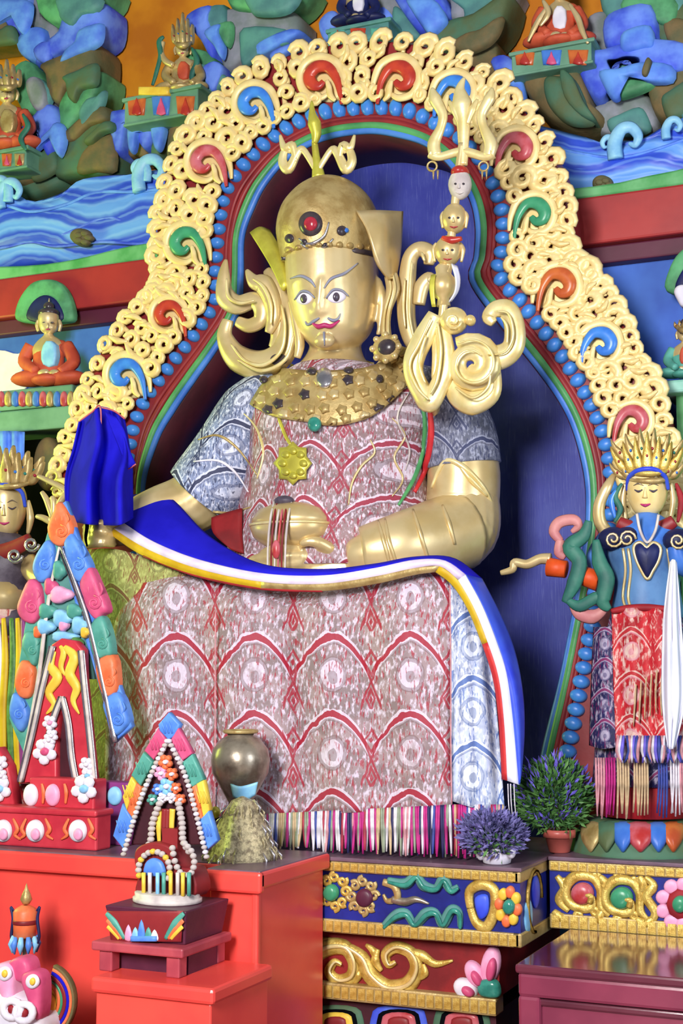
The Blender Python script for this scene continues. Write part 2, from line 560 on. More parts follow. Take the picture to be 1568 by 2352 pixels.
def brocade(name, c_bg, c_lt, c_line, c_dk, cell=179.0, off=(0, 0), lam=.5, metal=0.0, fine=1.0):
    """damask: ogee arches with medallions, on uv given in photo pixels of the cloth"""
    m, nt, b = base(name, .6, metal, .3)
    t = nt.nodes.new('ShaderNodeTexCoord')
    sp = nt.nodes.new('ShaderNodeSeparateXYZ')
    nt.links.new(t.outputs['UV'], sp.inputs[0])
    u = (E(nt, sp.outputs[0]) - off[0]) / cell
    v = (E(nt, sp.outputs[1]) - off[1]) / cell
    wob = noiseE(nt, 18, 3, vec=t.outputs['Object'])
    u = u + (wob - .5) * .06
    v = v + (wob - .5) * .1
    cu = u.fr() - .5
    cv = v.fr()
    a = cu.ab()
    arch = (cv - (a * a * 1.6 + a * .25 + .05)).ab()           # pointed arch
    line = (arch.lt(.042)) * (a.lt(.45))
    arch2 = (cv - (a * a * 1.7 + a * .2 + .14)).ab().lt(.022) * a.lt(.36)
    rr = ((cu * cu) * 1.5 + (cv - .56) * (cv - .56)).sq()
    med = rr.lt(.21)
    ring = (rr - .2).ab().lt(.028)
    core = ((cu * cu) * 2.2 + (cv - .58) * (cv - .58)).sq().lt(.085)
    h = a * -1.0 + .5                                                  # column between arches
    d1 = (cv - .40).ab() + h * 1.7
    d2 = (cv - .88).ab() * .8 + h * 1.7
    leafs = (d1 - .15).ab().lt(.03) + (d2 - .10).ab().lt(.03)
    stem = (h * 2.2 - ((cv - .64).ab() * .9)).ab().lt(.035) * h.lt(.14)
    tip = d1.lt(.05) + d2.lt(.045)
    vec = t.outputs['Object']
    n1 = noiseE(nt, 62 * fine, 3, vec=vec, stretch=(1.3, 1, .6))
    n2 = noiseE(nt, 11, 3, vec=vec)
    n3 = noiseE(nt, 70 * fine, 3, vec=vec, stretch=(1.8, 1, .4))
    c = mixc(nt, n2.ss(.4, .62), lc(c_bg), lc(tuple(x * .84 for x in c_bg)))
    c = mixc(nt, n1.ss(.47, .66) * .8, c, lc(c_lt))
    c = mixc(nt, med * .75 * n2.ss(.3, .5), c, lc(c_lt))
    c = mixc(nt, n3.ss(.56, .63) * .8, c, lc(c_line))
    c = mixc(nt, (arch.lt(.085)) * (a.lt(.46)) * .7, c, lc(c_lt))
    c = mixc(nt, line * .95, c, lc(c_line))
    c = mixc(nt, (arch2 + ring + core).mn(1.0) * .6, c, lc(c_dk))
    c = mixc(nt, (leafs + stem + tip).mn(1.0) * .85, c, lc(c_line))
    nt.links.new(c, b.inputs['Base Color'])
    bump(nt, b, n1 + line * .4, .25, .006)
brocade('brocade_red', (160, 138, 142), (222, 210, 230), (158, 20, 48), (120, 96, 100), 179, (495, 1450))
brocade('brocade_blue', (196, 206, 236), (244, 248, 255), (84, 112, 176), (90, 110, 160), 150, (1010, 1400))
brocade('brocade_robe', (150, 124, 128), (230, 216, 234), (150, 36, 60), (110, 92, 100), 120, (690, 930), fine=1.2)
brocade('brocade_sleeve', (134, 146, 180), (222, 226, 244), (30, 36, 74), (60, 70, 110), 110, (470, 980), fine=1.2)
brocade('brocade_dark', (112, 116, 138), (168, 172, 196), (54, 60, 96), (80, 80, 100), 100, (990, 930), fine=1.2)
brocade('brocade_lime_lit', (158, 156, 96), (196, 200, 130), (124, 70, 60), (110, 106, 70), 110, (200, 1230), fine=1.2)  # olive tone: lime light from the left put into the cloth colour
brocade('brocade_apron', (196, 40, 50), (228, 206, 196), (180, 20, 36), (206, 130, 150), 100, (1400, 1440), fine=.8)
brocade('brocade_navy', (40, 40, 90), (190, 180, 206), (130, 40, 96), (70, 60, 110), 70, (1355, 1440), fine=.9)

# ------------------------------------------------------------------ setting
def struct(o):
    o['kind'] = 'structure'
    return o
Zp = lambda px, py, Y: W(px, py, Y).z
struct(mk('floor', boxg(-4.5, 6.5, -9.0, 1.2, -.12, 0.0), 'floor_wood', smooth=False))
struct(mk('wall_back', boxg(-4.5, 4.5, .84, .95, 0, 5.6), 'wall_orange', smooth=False))
YB = .32                                               # front of the beam under the rock landscape
zb1, zb0 = Zp(180, 615, YB), Zp(180, 708, YB)          # red beam
zp0 = Zp(180, 742, YB)                                 # plum moulding under it
xl, xr = W(440, 660, YB).x, W(1200, 620, YB).x
for k, (xa, xb) in enumerate(((-4.5, xl), (xr, 4.5))):
    struct(mk('trim_%d' % (1 + 2 * k), boxg(xa, xb, YB, .83, zb0, zb1), 'beam_red', smooth=False, bevel=.012))
    struct(mk('trim_%d' % (2 + 2 * k), boxg(xa, xb, YB + .05, .83, zp0, zb0), 'beam_plum', smooth=False, bevel=.008))
struct(mk('wall_lower', boxg(-4.5, 4.5, YB + .12, YB + .2, 0, zp0), 'wall_blue', smooth=False))
# grassy bank on top of the beam, wavy upper edge
def bank(x0, x1, seed):
    r = random.Random(seed)
    n = 26
    top = []
    for i in range(n + 1):
        x = x0 + (x1 - x0) * i / n
        top.append((x, zb1 + .075 + .022 * math.sin(x * 5.2 + seed) + r.uniform(-.004, .004)))
    o = [(x0, zb1 + .002)] + top + [(x1, zb1 + .002)]
    return plateg(o, YB + .02, .5, .012, sm=1, world=True)
bk = struct(mk('trim_5', bank(-4.0, -.45, 2), 'grass_green'))
bk = struct(mk('trim_6', bank(.75, 4.0, 5), 'grass_green'))

# ------------------------------------------------------------------ painted water
def water_side(label, rows, ridges, crests, boss, floorpt):
    t = thing('water_relief', label, 'relief', floorpt)
    mk('water_surface', sheetg(rows, 40, 6, fold=lambda u, v: .012 * math.sin(v * 26 + math.sin(u * 9) * 2)), 'water', t, solid=.03)
    for pts, r, m in ridges:
        mk('wave_ridge', pxtube(pts, .45, r, 6, .6), m, t)
    for c, s, fl in crests:
        cx, cy = c
        m1 = -1 if fl else 1
        q = [(cx + m1 * a * s, cy + b * s) for a, b in ((-.7, 1.3), (-.75, .3), (-.35, -.55), (.3, -.7), (.75, -.15), (.55, .4), (.15, .3))]
        mk('wave_crest', pxtube(q, .42, [s * .5, s * .5, s * .44, s * .38, s * .32, s * .24, s * .1], 8, .7), 'wax_sky', t)
    bx, by, br = boss
    o = mk('lotus_boss', puffg(oval(bx, by, br, br * .8), .47, .07, back=.05), 'rock_brown', t)
    for k in range(5):
        a = 2 * PI * k / 5
        mk('petal', puffg(oval(bx + br * .5 * math.cos(a), by + br * .4 * math.sin(a), br * .4, br * .3, 8), .42, .03, sm=2), 'rock_brown', o)
    return t
Yw = .5
water_side('painted blue river relief above the red beam, left of the gilt arch',
           [[(-160, 440, Yw), (0, 425, Yw), (60, 462, Yw), (130, 452, Yw), (190, 412, Yw), (290, 402, Yw), (420, 392, Yw), (520, 400, Yw)],
            [(-160, 530, Yw - .05), (60, 520, Yw - .05), (200, 490, Yw - .05), (380, 480, Yw - .05), (520, 480, Yw - .05)],
            [(-160, 640, Yw), (60, 612, Yw), (200, 596, Yw), (380, 575, Yw), (520, 560, Yw)]],
           [([(-120, 470), (0, 470), (70, 486), (150, 470), (220, 442), (310, 440), (400, 430)], 4, 'rock_ltblue'),
            ([(-120, 505), (0, 498), (90, 512), (160, 490), (240, 462), (330, 468), (410, 455)], 3.5, 'rock_ltblue'),
            ([(-120, 545), (0, 535), (60, 548), (140, 540), (240, 500), (300, 510), (400, 490)], 3.5, 'rock_blue'),
            ([(-120, 585), (0, 570), (70, 556), (130, 566), (230, 556), (330, 560), (410, 545)], 3.5, 'rock_blue')],
           [((345, 392), 36, False), ((322, 388), 22, True), ((22, 440), 30, False), ((0, 430), 26, True)], (195, 548, 25), W(180, 600, .5))
water_side('painted blue river relief above the red beam, right of the gilt arch',
           [[(1180, 280, Yw), (1260, 300, Yw), (1330, 318, Yw), (1400, 328, Yw), (1480, 318, Yw), (1568, 275, Yw), (1720, 250, Yw)],
            [(1180, 390, Yw - .05), (1300, 390, Yw - .05), (1450, 385, Yw - .05), (1568, 360, Yw - .05), (1720, 340, Yw - .05)],
            [(1180, 500, Yw), (1300, 495, Yw), (1450, 478, Yw), (1568, 466, Yw), (1720, 450, Yw)]],
           [([(1240, 330), (1330, 352), (1420, 362), (1500, 345), (1600, 310)], 3.5, 'rock_ltblue'),
            ([(1240, 370), (1330, 388), (1420, 394), (1500, 376), (1600, 350)], 3.5, 'rock_ltblue'),
            ([(1240, 415), (1330, 425), (1420, 428), (1500, 412), (1600, 396)], 3.5, 'rock_blue'),
            ([(1260, 455), (1340, 460), (1430, 452), (1510, 446), (1600, 430)], 3.5, 'rock_blue')],
           [((1438, 318), 36, False), ((1398, 330), 20, True), ((1545, 290), 22, False)], (1388, 428, 25), W(1450, 480, .5))

# ------------------------------------------------------------------ painted rocks
def rocks(label, lst, at, Yb=.72):
    t = thing('rock_relief', label, 'relief', at)
    for i, (m, o, *x) in enumerate(lst):
        d = x[0] if x else .16
        cxm = sum(p[0] for p in o) / len(o)
        cym = sum(p[1] for p in o) / len(o)
        o = [(cxm + (p[0] - cxm) * 1.01, cym + (p[1] - cym) * 1.01) for p in o]
        Yr_ = Yb - .004 * (i % 7) - (x[1] if len(x) > 1 else 0)
        rk = mk('rock', puffg(o, Yr_, d, back=.11, sm=3, prof=((1, 0), (.985, .5), (.93, .82), (.84, .95), (.5, 1.0))), 'rock_' + m, t)
        if d > .11:
            q = [(cxm + (p[0] - cxm) * .62 + 3, cym + (p[1] - cym) * .62 + 4) for p in o]
            mk('rock_face', puffg(q, Yr_ - d * .9, d * .3, sm=3), 'rock_' + {'blue': 'ltblue', 'green': 'teal', 'brown': 'dkgreen', 'grey': 'teal', 'teal': 'green', 'dkgreen': 'brown', 'ltblue': 'blue'}[m], rk)
    return t
rocks('blue, green and brown painted rocks at the upper left of the wall', [
    ('grey', [(95, 0), (112, 0), (115, 50), (155, 80), (155, 120), (130, 125), (100, 80), (85, 70), (97, 40)], .1),
    ('blue', [(-60, -20), (30, -30), (95, -20), (97, 40), (80, 85), (62, 100), (58, 60), (35, 38), (0, 55), (-60, 80)]),
    ('brown', [(-50, 72), (0, 60), (30, 42), (50, 50), (58, 95), (45, 108), (0, 115), (-50, 118)]),
    ('green', [(110, -30), (265, -30), (255, 25), (200, 40), (165, 80), (125, 60), (112, 30)]),
    ('blue', [(110, 160), (130, 125), (165, 95), (185, 45), (255, 22), (268, 40), (262, 90), (235, 115), (180, 140), (115, 168)]),
    ('ltblue', [(65, 110), (100, 80), (130, 85), (130, 130), (110, 160), (75, 145)], .14),
    ('brown', [(120, 168), (180, 142), (245, 115), (252, 170), (240, 200), (190, 215), (165, 260), (140, 240), (132, 190)]),
    ('green', [(60, 175), (90, 155), (115, 175), (135, 200), (135, 240), (115, 270), (90, 285), (65, 240), (52, 200)], .16),
    ('grey', [(72, 195), (90, 182), (108, 195), (118, 220), (115, 250), (95, 262), (78, 232)], .07, .14),
    ('green', [(165, 262), (195, 215), (240, 200), (262, 180), (262, 210), (250, 245), (215, 290), (172, 335), (166, 290)]),
    ('blue', [(62, 362), (80, 320), (120, 280), (140, 255), (165, 270), (172, 330), (150, 385), (138, 330), (110, 318), (85, 345)], .18),
    ('brown', [(55, 395), (80, 345), (120, 312), (140, 322), (152, 385), (120, 420), (60, 440)], .13),
    ('dkgreen', [(150, 420), (165, 355), (205, 310), (250, 285), (285, 285), (292, 410), (220, 415)], .14),
    ('brown', [(170, 340), (215, 295), (250, 265), (278, 265), (280, 295), (240, 310), (200, 345)], .17),
    ('dkgreen', [(-40, 400), (10, 390), (60, 400), (130, 400), (160, 430), (60, 470), (-40, 450)], .1),
    ('blue', [(285, 285), (300, 272), (345, 270), (340, 300), (325, 302), (312, 368), (290, 368)], .17),
    ('blue', [(345, 270), (392, 275), (385, 330), (372, 362), (355, 358), (342, 300)], .17),
    ('brown', [(312, 368), (325, 308), (345, 303), (360, 368), (335, 372)], .1),
    ('dkgreen', [(388, 262), (440, 235), (470, 222), (420, 320), (375, 400), (368, 360)], .13),
    ('green', [(432, 150), (450, 128), (500, 135), (525, 160), (545, 190), (490, 240), (462, 222)], .14),
    ('blue', [(470, 165), (500, 145), (520, 165), (500, 215), (485, 205)], .05, .12),
    ('blue', [(452, 70), (480, 42), (515, 35), (510, 70), (530, 120), (518, 165), (490, 118)], .17),
    ('teal', [(480, 50), (540, 30), (545, 90), (528, 128), (500, 90)], .15),
    ('grey', [(535, 35), (690, 40), (698, 95), (640, 112), (560, 170), (530, 175), (522, 110)], .12),
    ('green', [(535, -30), (720, -30), (705, 25), (650, 48), (570, 48), (545, 25)], .17),
    ('ltblue', [(600, 130), (640, 105), (700, 85), (712, 98), (650, 135), (610, 150)], .14),
], W(300, 420, .78))
rocks('grey and blue painted rocks at the top, just right of the arch crown', [
    ('grey', [(885, 60), (888, -10), (920, 0), (985, 80), (975, 110), (900, 100)], .12),
    ('grey', [(1000, -30), (1190, -30), (1168, 40), (1100, 62), (1050, 65), (1045, 20)], .12),
    ('blue', [(905, -30), (1000, -30), (1050, 40), (1040, 72), (1000, 105), (975, 95), (920, 15)], .18),
    ('dkgreen', [(990, 115), (1050, 72), (1110, 55), (1188, 5), (1178, 65), (1140, 112), (1080, 140), (1040, 140)], .16),
    ('brown', [(1070, 135), (1145, 105), (1155, 150), (1145, 190), (1090, 170)], .1),
    ('blue', [(745, 70), (770, 40), (790, 45), (785, 90), (760, 110)], .1),
    ('blue', [(880, 40), (900, 30), (925, 60), (920, 95), (885, 95)], .1),
], W(1000, 420, .78))
rocks('blue, teal and brown painted rocks at the upper right of the wall', [
    ('grey', [(1355, 60), (1385, 40), (1410, 55), (1410, 140), (1370, 155), (1355, 110)], .1),
    ('teal', [(1395, -30), (1580, -30), (1580, 60), (1530, 70), (1500, 38), (1440, 45), (1400, 60)], .13),
    ('dkgreen', [(1500, 40), (1540, 20), (1600, 40), (1600, 140), (1530, 125)], .12),
    ('blue', [(1400, 78), (1440, 50), (1512, 40), (1525, 115), (1490, 128), (1410, 142)], .19),
    ('blue', [(1330, 152), (1400, 143), (1490, 118), (1600, 130), (1600, 190), (1510, 196), (1480, 168), (1425, 178), (1402, 212), (1408, 252), (1380, 258), (1345, 205)], .2),
    ('brown', [(1212, 165), (1230, 138), (1290, 142), (1330, 152), (1365, 222), (1382, 270), (1402, 292), (1390, 318), (1330, 322), (1280, 302), (1240, 262), (1220, 222)], .2),
    ('dkgreen', [(1290, 165), (1320, 185), (1345, 240), (1370, 280), (1340, 275), (1300, 230)], .06, .19),
    ('teal', [(1398, 205), (1420, 176), (1470, 174), (1535, 182), (1510, 208), (1430, 238), (1402, 238)], .19),
    ('grey', [(1360, 275), (1405, 250), (1480, 222), (1512, 258), (1520, 310), (1450, 330), (1380, 320)], .13),
    ('brown', [(1498, 220), (1530, 190), (1600, 155), (1600, 270), (1545, 300), (1515, 285)], .17),
    ('green', [(1545, 275), (1575, 232), (1610, 230), (1610, 300)], .16),
    ('blue', [(1143, 165), (1175, 148), (1205, 172), (1218, 220), (1218, 275), (1180, 225)], .17),
    ('brown', [(1482, 160), (1492, 140), (1500, 150), (1490, 182), (1478, 180)], .06, .2),
], W(1400, 420, .78))
# ------------------------------------------------------------------ the arch
KEYS = [((430, 1900), (255, 1940), (476, 1890)), ((395, 1720), (215, 1760), (445, 1715)), ((352, 1520), (165, 1560), (402, 1530)), ((312, 1300), (125, 1300), (352, 1300)),
        ((296, 1130), (118, 1110), (328, 1133)), ((301, 1010), (150, 985), (362, 1013)), ((331, 923), (190, 880), (405, 940)),
        ((386, 846), (250, 765), (450, 873)), ((447, 767), (318, 684), (497, 805)), ((493, 690), (358, 642), (548, 722)),
        ((495, 614), (354, 575), (558, 640)), ((502, 532), (357, 490), (560, 546)), ((518, 443), (385, 375), (585, 478)),
        ((565, 373), (440, 275), (613, 423)), ((637, 308), (525, 190), (665, 363)), ((734, 262), (670, 118), (745, 321)),
        ((840, 248), (840, 88), (840, 305)), ((932, 254), (985, 103), (910, 313)), ((1010, 290), (1110, 158), (982, 335)),
        ((1075, 335), (1195, 235), (1040, 388)), ((1130, 415), (1270, 350), (1080, 455)), ((1155, 500), (1303, 460), (1094, 520)),
        ((1152, 585), (1305, 545), (1091, 590)), ((1146, 632), (1312, 582), (1081, 646)), ((1204, 703), (1375, 632), (1150, 745)),
        ((1285, 809), (1432, 735), (1236, 850)), ((1354, 921), (1494, 858), (1300, 945)), ((1393, 1023), (1538, 985), (1335, 1046)),
        ((1404, 1120), (1556, 1120), (1349, 1150)), ((1390, 1280), (1546, 1290), (1338, 1290)), ((1345, 1510), (1500, 1560), (1293, 1540)),
        ((1305, 1720), (1455, 1760), (1250, 1715)), ((1268, 1900), (1415, 1930), (1216, 1890))]
dense = cr([b + o + i for b, o, i in KEYS], 16)
L = [0.0]
for a, b in zip(dense, dense[1:]):
    L.append(L[-1] + math.dist(a[:2], b[:2]))
def arc(s, t):                # s pixels along the bead line, t: 0 bead, 1 outer rim, -1 inner rim
    s = min(max(s, 0), L[-1] - 1e-6)
    lo, hi = 0, len(L) - 1
    while hi - lo > 1:
        m = (lo + hi) // 2
        if L[m] <= s: lo = m
        else: hi = m
    f = (s - L[lo]) / max(L[lo + 1] - L[lo], 1e-9)
    q = [a + (b - a) * f for a, b in zip(dense[lo], dense[lo + 1])]
    e, k = (q[2:4], t) if t >= 0 else (q[4:6], -t)
    return (q[0] + (e[0] - q[0]) * k, q[1] + (e[1] - q[1]) * k)
LT = L[-1]
def band(t, step=9):
    n = int(LT / step)
    return [arc(LT * i / n, t) for i in range(n + 1)]
arch = thing('arch_frame', 'tall carved gilt and maroon arch with blue beads around the seated statue', 'arch', W(840, 1965, 0.1))
mk('frame_slab', plateg(band(.965) + band(-.98)[::-1], 0.0, .26, .012, sm=1), 'maroon', arch)
# niche: inner reveal and back panel
inn = [W(p[0], p[1], 0.0) for p in band(-1.0, 14)]
V = [p.copy() for p in inn] + [Vector((p.x, .42, p.z)) for p in inn]
n = len(inn)
mk('reveal', (V, [(i, i + 1, n + i + 1, n + i) for i in range(n - 1)]), 'maroon_dark', arch, solid=.02)
cxm = sum(p.x for p in inn) / n
pan = [(p.x + (p.x - cxm) * .02, p.z + .01) for p in inn]
pan = [(pan[0][0], .6)] + pan + [(pan[-1][0], .6)]
mk('back_panel', plateg(pan, .40, .02, 0, sm=1, world=True), 'navy_panel', arch)
def arc_tube(t, Y, r, m, nm, k=.8):
    mk(nm, tubeg([W(p[0], p[1], Y) for p in band(t, 12)], r, 8, k), m, arch)
arc_tube(-.36, -.008, .013, 'maroon', 'moulding')
arc_tube(-.52, -.012, .016, 'maroon', 'moulding')
arc_tube(-.71, -.012, .019, 'mold_green', 'moulding')
arc_tube(-.90, -.006, .019, 'mold_blue', 'moulding')
# beads
nb = int(LT / 32.5)
bm = None
for i in range(nb + 1):
    s = LT * (i + .5) / (nb + 1)
    p, q0, q1 = arc(s, 0), arc(s - 3, 0), arc(s + 3, 0)
    if p[1] > 1890: continue
    a = math.atan2(q1[1] - q0[1], q1[0] - q0[0])
    top = max(0, 1 - abs(p[0] - 840) / 330) if p[1] < 420 else 0
    c = W(p[0], p[1], -.005)
    if bm is None or top > 0:
        b = mk('bead', puffg(oval(p[0], p[1], 14.2, 16 + 6 * top, 10, a), -.0, .036, sm=2, prof=((1, 0), (.93, .5), (.7, .85), (.35, .98))), 'bead_blue', arch)
        if bm is None:
            bm, ba = b, a
    else:
        inst(bm, c - Vector((0, .015, 0)), arch, rot=(a - ba))
# gilt carving: pierced scalloped plate, curls, inlaid commas
INL = [(585, 238, 'inlay_blue', 0, 1.0), (476, 372, 'inlay_pink', 0, 1.0), (428, 560, 'inlay_green', 0, 1.0), (388, 724, 'inlay_red', 0, .88), (290, 862, 'inlay_blue', 0, 1.0),
       (738, 180, 'inlay_red', 0, 1.05), (912, 180, 'inlay_red', 1, 1.05), (1183, 342, 'inlay_pink', 1, 1.0), (1224, 492, 'inlay_green', 1, 1.0), (1280, 656, 'inlay_orange', 1, 1.05),
       (1376, 790, 'inlay_blue', 1, 1.0), (1450, 968, 'inlay_pink', 1, .95), (1040, 212, 'inlay_blue', 1, 1.0)]
def near(p, d):
    return any(math.dist(p, (x, y)) < d * s for x, y, m, f, s in INL)
holes, curls = [], []
for row, (t0, pitch, rr) in enumerate(((.95, 29, 16.5), (.715, 34, 17), (.475, 34, 17), (.24, 29, 14.5))):
    s = 12 + row * 9
    while s < LT - 10:
        t = t0 + rnd.uniform(-.035, .035)
        p = arc(s, t)
        if not near(p, 47 if row else 50) and p[1] < 1180 + 60 * (p[0] > 800):
            curls.append((p, rr * rnd.uniform(.85, 1.25), row))
            if row in (1, 2):
                holes.append((s, oval(p[0] + rnd.uniform(-2, 2), p[1] + rnd.uniform(-1, 3), 4.4, 6.4, 8, rnd.uniform(-.5, .5))))
        s += pitch * rnd.uniform(.9, 1.2)
s = 5
while s < LT:                  # leaf-shaped piercings between the curls
    for t0 in (.83, .585, .345):
        s1 = s + rnd.uniform(-6, 6)
        p = arc(s1, t0 + rnd.uniform(-.03, .03))
        if not near(p, 54) and p[1] < 1150 and all(math.dist(p, c[0]) > c[1] + 1 for c in curls if c[2] in (1, 2)) and all(math.dist(p, h[1][0]) > 19 for h in holes):
            rad = math.atan2(p[0] - 840, -(p[1] - 640)) if p[1] < 640 else (PI / 2.6 if p[0] > 840 else -PI / 2.6)
            holes.append((s1, oval(p[0], p[1], 3.6, 11.5, 8, rad + rnd.uniform(-.5, .5))))
    s += 15
# tapering leaf strokes fill the gaps between the curls, the maroon ground shows between
nl = 0
for s_, h in holes:
    cx = sum(p[0] for p in h) / len(h)
    cy = sum(p[1] for p in h) / len(h)
def radial(p):
    return math.atan2(p[0] - 840, -(p[1] - 640)) if p[1] < 640 else (PI / 2.6 if p[0] > 840 else -PI / 2.6)
s = 6
while s < LT and nl < 290:
    for t0 in (.84, .59, .345):
        p = arc(s + rnd.uniform(-5, 5), t0 + rnd.uniform(-.04, .04))
        if near(p, 50) or p[1] > 1190: continue
        a = radial(p) + rnd.uniform(-.6, .6)
        dx, dy = math.sin(a), -math.cos(a)
        bend = rnd.choice((-5, 5))
        l = rnd.uniform(15, 23)
        q = [(p[0] - dx * l, p[1] - dy * l), (p[0] + dy * bend, p[1] - dx * bend), (p[0] + dx * l, p[1] + dy * l)]
        mk('leaf_stroke', pxtube(q, rnd.choice((-.022, -.046)), [3, 8.5, 2.5], 6, .8, sm=4), 'gold_paint', arch)
        nl += 1
    s += 27
protos = {}
for p, r, row in curls:
    left = p[0] < 840
    key = (row % 2, rnd.randrange(2))
    if key not in protos:
        q = spiral(p[0], p[1], 12.5, 1.25 + .2 * key[1], rnd.uniform(0, 6), 1, .38, 14)
        protos[key] = (mk('curl', pxtube(q, -.03, [3.6, 6.0, 6.0, 4.8, 2.6], 6, .8, sm=1), 'gold_paint', arch), 12.5)
    else:
        o, r0 = protos[key]
        rad = math.atan2(p[0] - 840, -(p[1] - 640)) if p[1] < 640 else (PI / 2.6 if p[0] > 840 else -PI / 2.6)
        c_ = inst(o, W(p[0], p[1], -.03 - .006 * row), arch, flip=not left, scale=r / r0, rot=rad + rnd.uniform(-.5, .5))
        c_.scale[2] *= rnd.uniform(1.05, 1.4)
for x, y, m, f, s in INL:
    sg = -1 if f else 1
    s *= 39
    q = [(x + sg * a * s, y + b * s) for a, b in ((1.12, 1.45), (1.02, .7), (.82, 0.0), (.35, -.62), (-.3, -.62), (-.68, -.15), (-.55, .3), (-.15, .42), (.12, .15))]
    o = mk('scroll_inlay', pxtube(q, -.052, [s * .1, s * .17, s * .24, s * .32, s * .4, s * .4, s * .36, s * .26, s * .16], 10, .55), m, arch)
    mk('scroll_ground', puffg([(x + sg * a * s, y + b * s) for a, b in ((-1.25, 0), (-.9, -.95), (0, -1.3), (.9, -.95), (1.35, .1), (1.2, 1.0), (.6, 1.35), (-.3, 1.2), (-1.0, .85))], -.004, .016, sm=3), 'gold_paint', arch)
    # gilt rim hugging the comma
    q2 = [(x + sg * a * s, y + b * s) for a, b in ((.78, 1.25), (.5, .95), (.42, .5), (.3, .12))]
    mk('curl', pxtube(q2, -.05, [s * .1, s * .2, s * .18, s * .12], 8, .6), 'gold_paint', arch)
    q3 = [(x + sg * a * s, y + b * s) for a, b in ((1.42, 1.0), (1.3, .1), (.85, -.85), (-.2, -1.22), (-1.0, -.75), (-1.22, .1), (-.85, .85), (-.1, 1.1), (.4, .85))]
    mk('curl', pxtube(q3, -.045, [s * .1, s * .22, s * .28, s * .26, s * .26, s * .26, s * .22, s * .12], 8, .5), 'gold_paint', arch)
# ------------------------------------------------------------------ the seated statue
def uvw(g):
    return [((v[0] - .6 * v[1]) * 480 + 784, 1540 - (v[2] - 1.6) * 500) for v in g[0]]
statue = thing('seated_statue', 'large gilded seated statue with tall hat and brocade robe under the arch', 'statue', W(780, 1940, -.3))
torso = loftg([(760, 1330, -.2, 262, .40), (762, 1250, -.2, 238, .38), (768, 1150, -.2, 212, .35), (776, 1050, -.2, 202, .33), (784, 970, -.2, 208, .31),
               (784, 910, -.2, 186, .27), (776, 870, -.2, 138, .22), (768, 838, -.2, 82, .17), (770, 800, -.21, 60, .13), (770, 740, -.22, 56, .12)], 36)
head = loftg([(758, 808, -.31, 20, .05), (764, 797, -.29, 48, .11), (768, 772, -.275, 76, .17), (768, 735, -.255, 94, .215), (765, 680, -.25, 105, .245),
              (763, 630, -.25, 107, .25), (761, 580, -.25, 107, .25), (760, 540, -.25, 98, .24), (760, 520, -.25, 60, .15)], 36)
hb = bvh(head)
def onface(pts, rpx, off, n=8, k=.8):
    s = mpp(760, 690, -.45)
    r = [x * s for x in rpx] if isinstance(rpx, list) else rpx * s
    return tubeg(hitpath(hb, pts, off, 4), r, n, k)
nose = J(onface([(737, 636), (734, 665), (731, 695), (730, 712)], [4, 7, 10, 9], .0),
         onface([(716, 712), (731, 716), (750, 712)], [6, 10, 6], -.004))
chin = ellpx(745, 783, -.44, 24, 17, .04)
brow_l = onface([(672, 655), (695, 640), (722, 652)], [5, 7, 5], -.008)
brow_r = onface([(748, 650), (775, 632), (812, 630)], [5, 7, 5], -.008)
lipb = onface([(716, 744), (744, 752), (775, 742)], [4, 8, 4], -.004)
ear_r = tubeg(P3([(868, 640, -.2), (878, 680, -.2), (874, 740, -.2), (868, 770, -.2)], None, 4), [.012, .022, .018, .01], 10)
# arms (viewer's left hangs down to the raised hand under the blue cloth, viewer's right lies across the lap)
armL = pxtube([(650, 900, -.18), (585, 970, -.2), (520, 1070, -.26), (448, 1150, -.34), (360, 1178, -.46), (290, 1205, -.58), (240, 1222, -.64)], None, [70, 84, 84, 74, 58, 46, 36], 18)
armR = pxtube([(930, 895, -.18), (1020, 945, -.15), (1055, 1040, -.12), (1066, 1140, -.13), (1058, 1215, -.18), (1000, 1240, -.3), (930, 1252, -.42), (850, 1270, -.5), (800, 1276, -.53)], None,
              [60, 72, 76, 78, 86, 80, 72, 50, 30], 18)
def fingers(lst):
    return [pxtube(p, None, r, 8) for p, r in lst]
handR = [pxtube([(800, 1276, -.53), (760, 1276, -.55), (705, 1280, -.57), (680, 1282, -.57)], None, [28, 30, 36, 30], 14, .6)] + fingers([
    ([(700, 1262, -.58), (660, 1258, -.62), (625, 1262, -.63), (600, 1272, -.62)], [14, 13, 12, 9]),
    ([(696, 1276, -.6), (650, 1278, -.64), (610, 1280, -.645), (575, 1284, -.63)], [15, 14, 12, 9]),
    ([(694, 1290, -.6), (650, 1296, -.63), (600, 1298, -.63), (562, 1290, -.62)], [15, 14, 12, 9]),
    ([(698, 1300, -.58), (660, 1310, -.61), (620, 1312, -.61), (585, 1306, -.6)], [14, 12, 11, 8]),
    ([(760, 1262, -.57), (730, 1246, -.61), (705, 1244, -.63), (690, 1252, -.63)], [16, 15, 12, 9])])
handL = [ellpx(232, 1226, -.66, 38, 30, .07)] + fingers([
    ([(262, 1206 + 14 * k, -.68), (235, 1202 + 15 * k, -.75), (205, 1206 + 15 * k, -.75), (196, 1212 + 15 * k, -.69)], [11, 11, 10, 8]) for k in range(4)]) + \
    fingers([([(258, 1236, -.70), (238, 1222, -.76), (214, 1218, -.775)], [14, 12, 9])])
gbody = J(torso, head, nose, chin, brow_l, brow_r, lipb, ear_r, armL, armR, *handR, *handL)
tmp = mk('body', gbody, 'gold_leaf', None)
md = tmp.modifiers.new('r', 'REMESH')
md.mode = 'VOXEL'
md.voxel_size = .009
md2 = tmp.modifiers.new('s', 'SMOOTH')
md2.iterations = 3
dg = bpy.context.evaluated_depsgraph_get()
me = bpy.data.meshes.new_from_object(tmp.evaluated_get(dg))
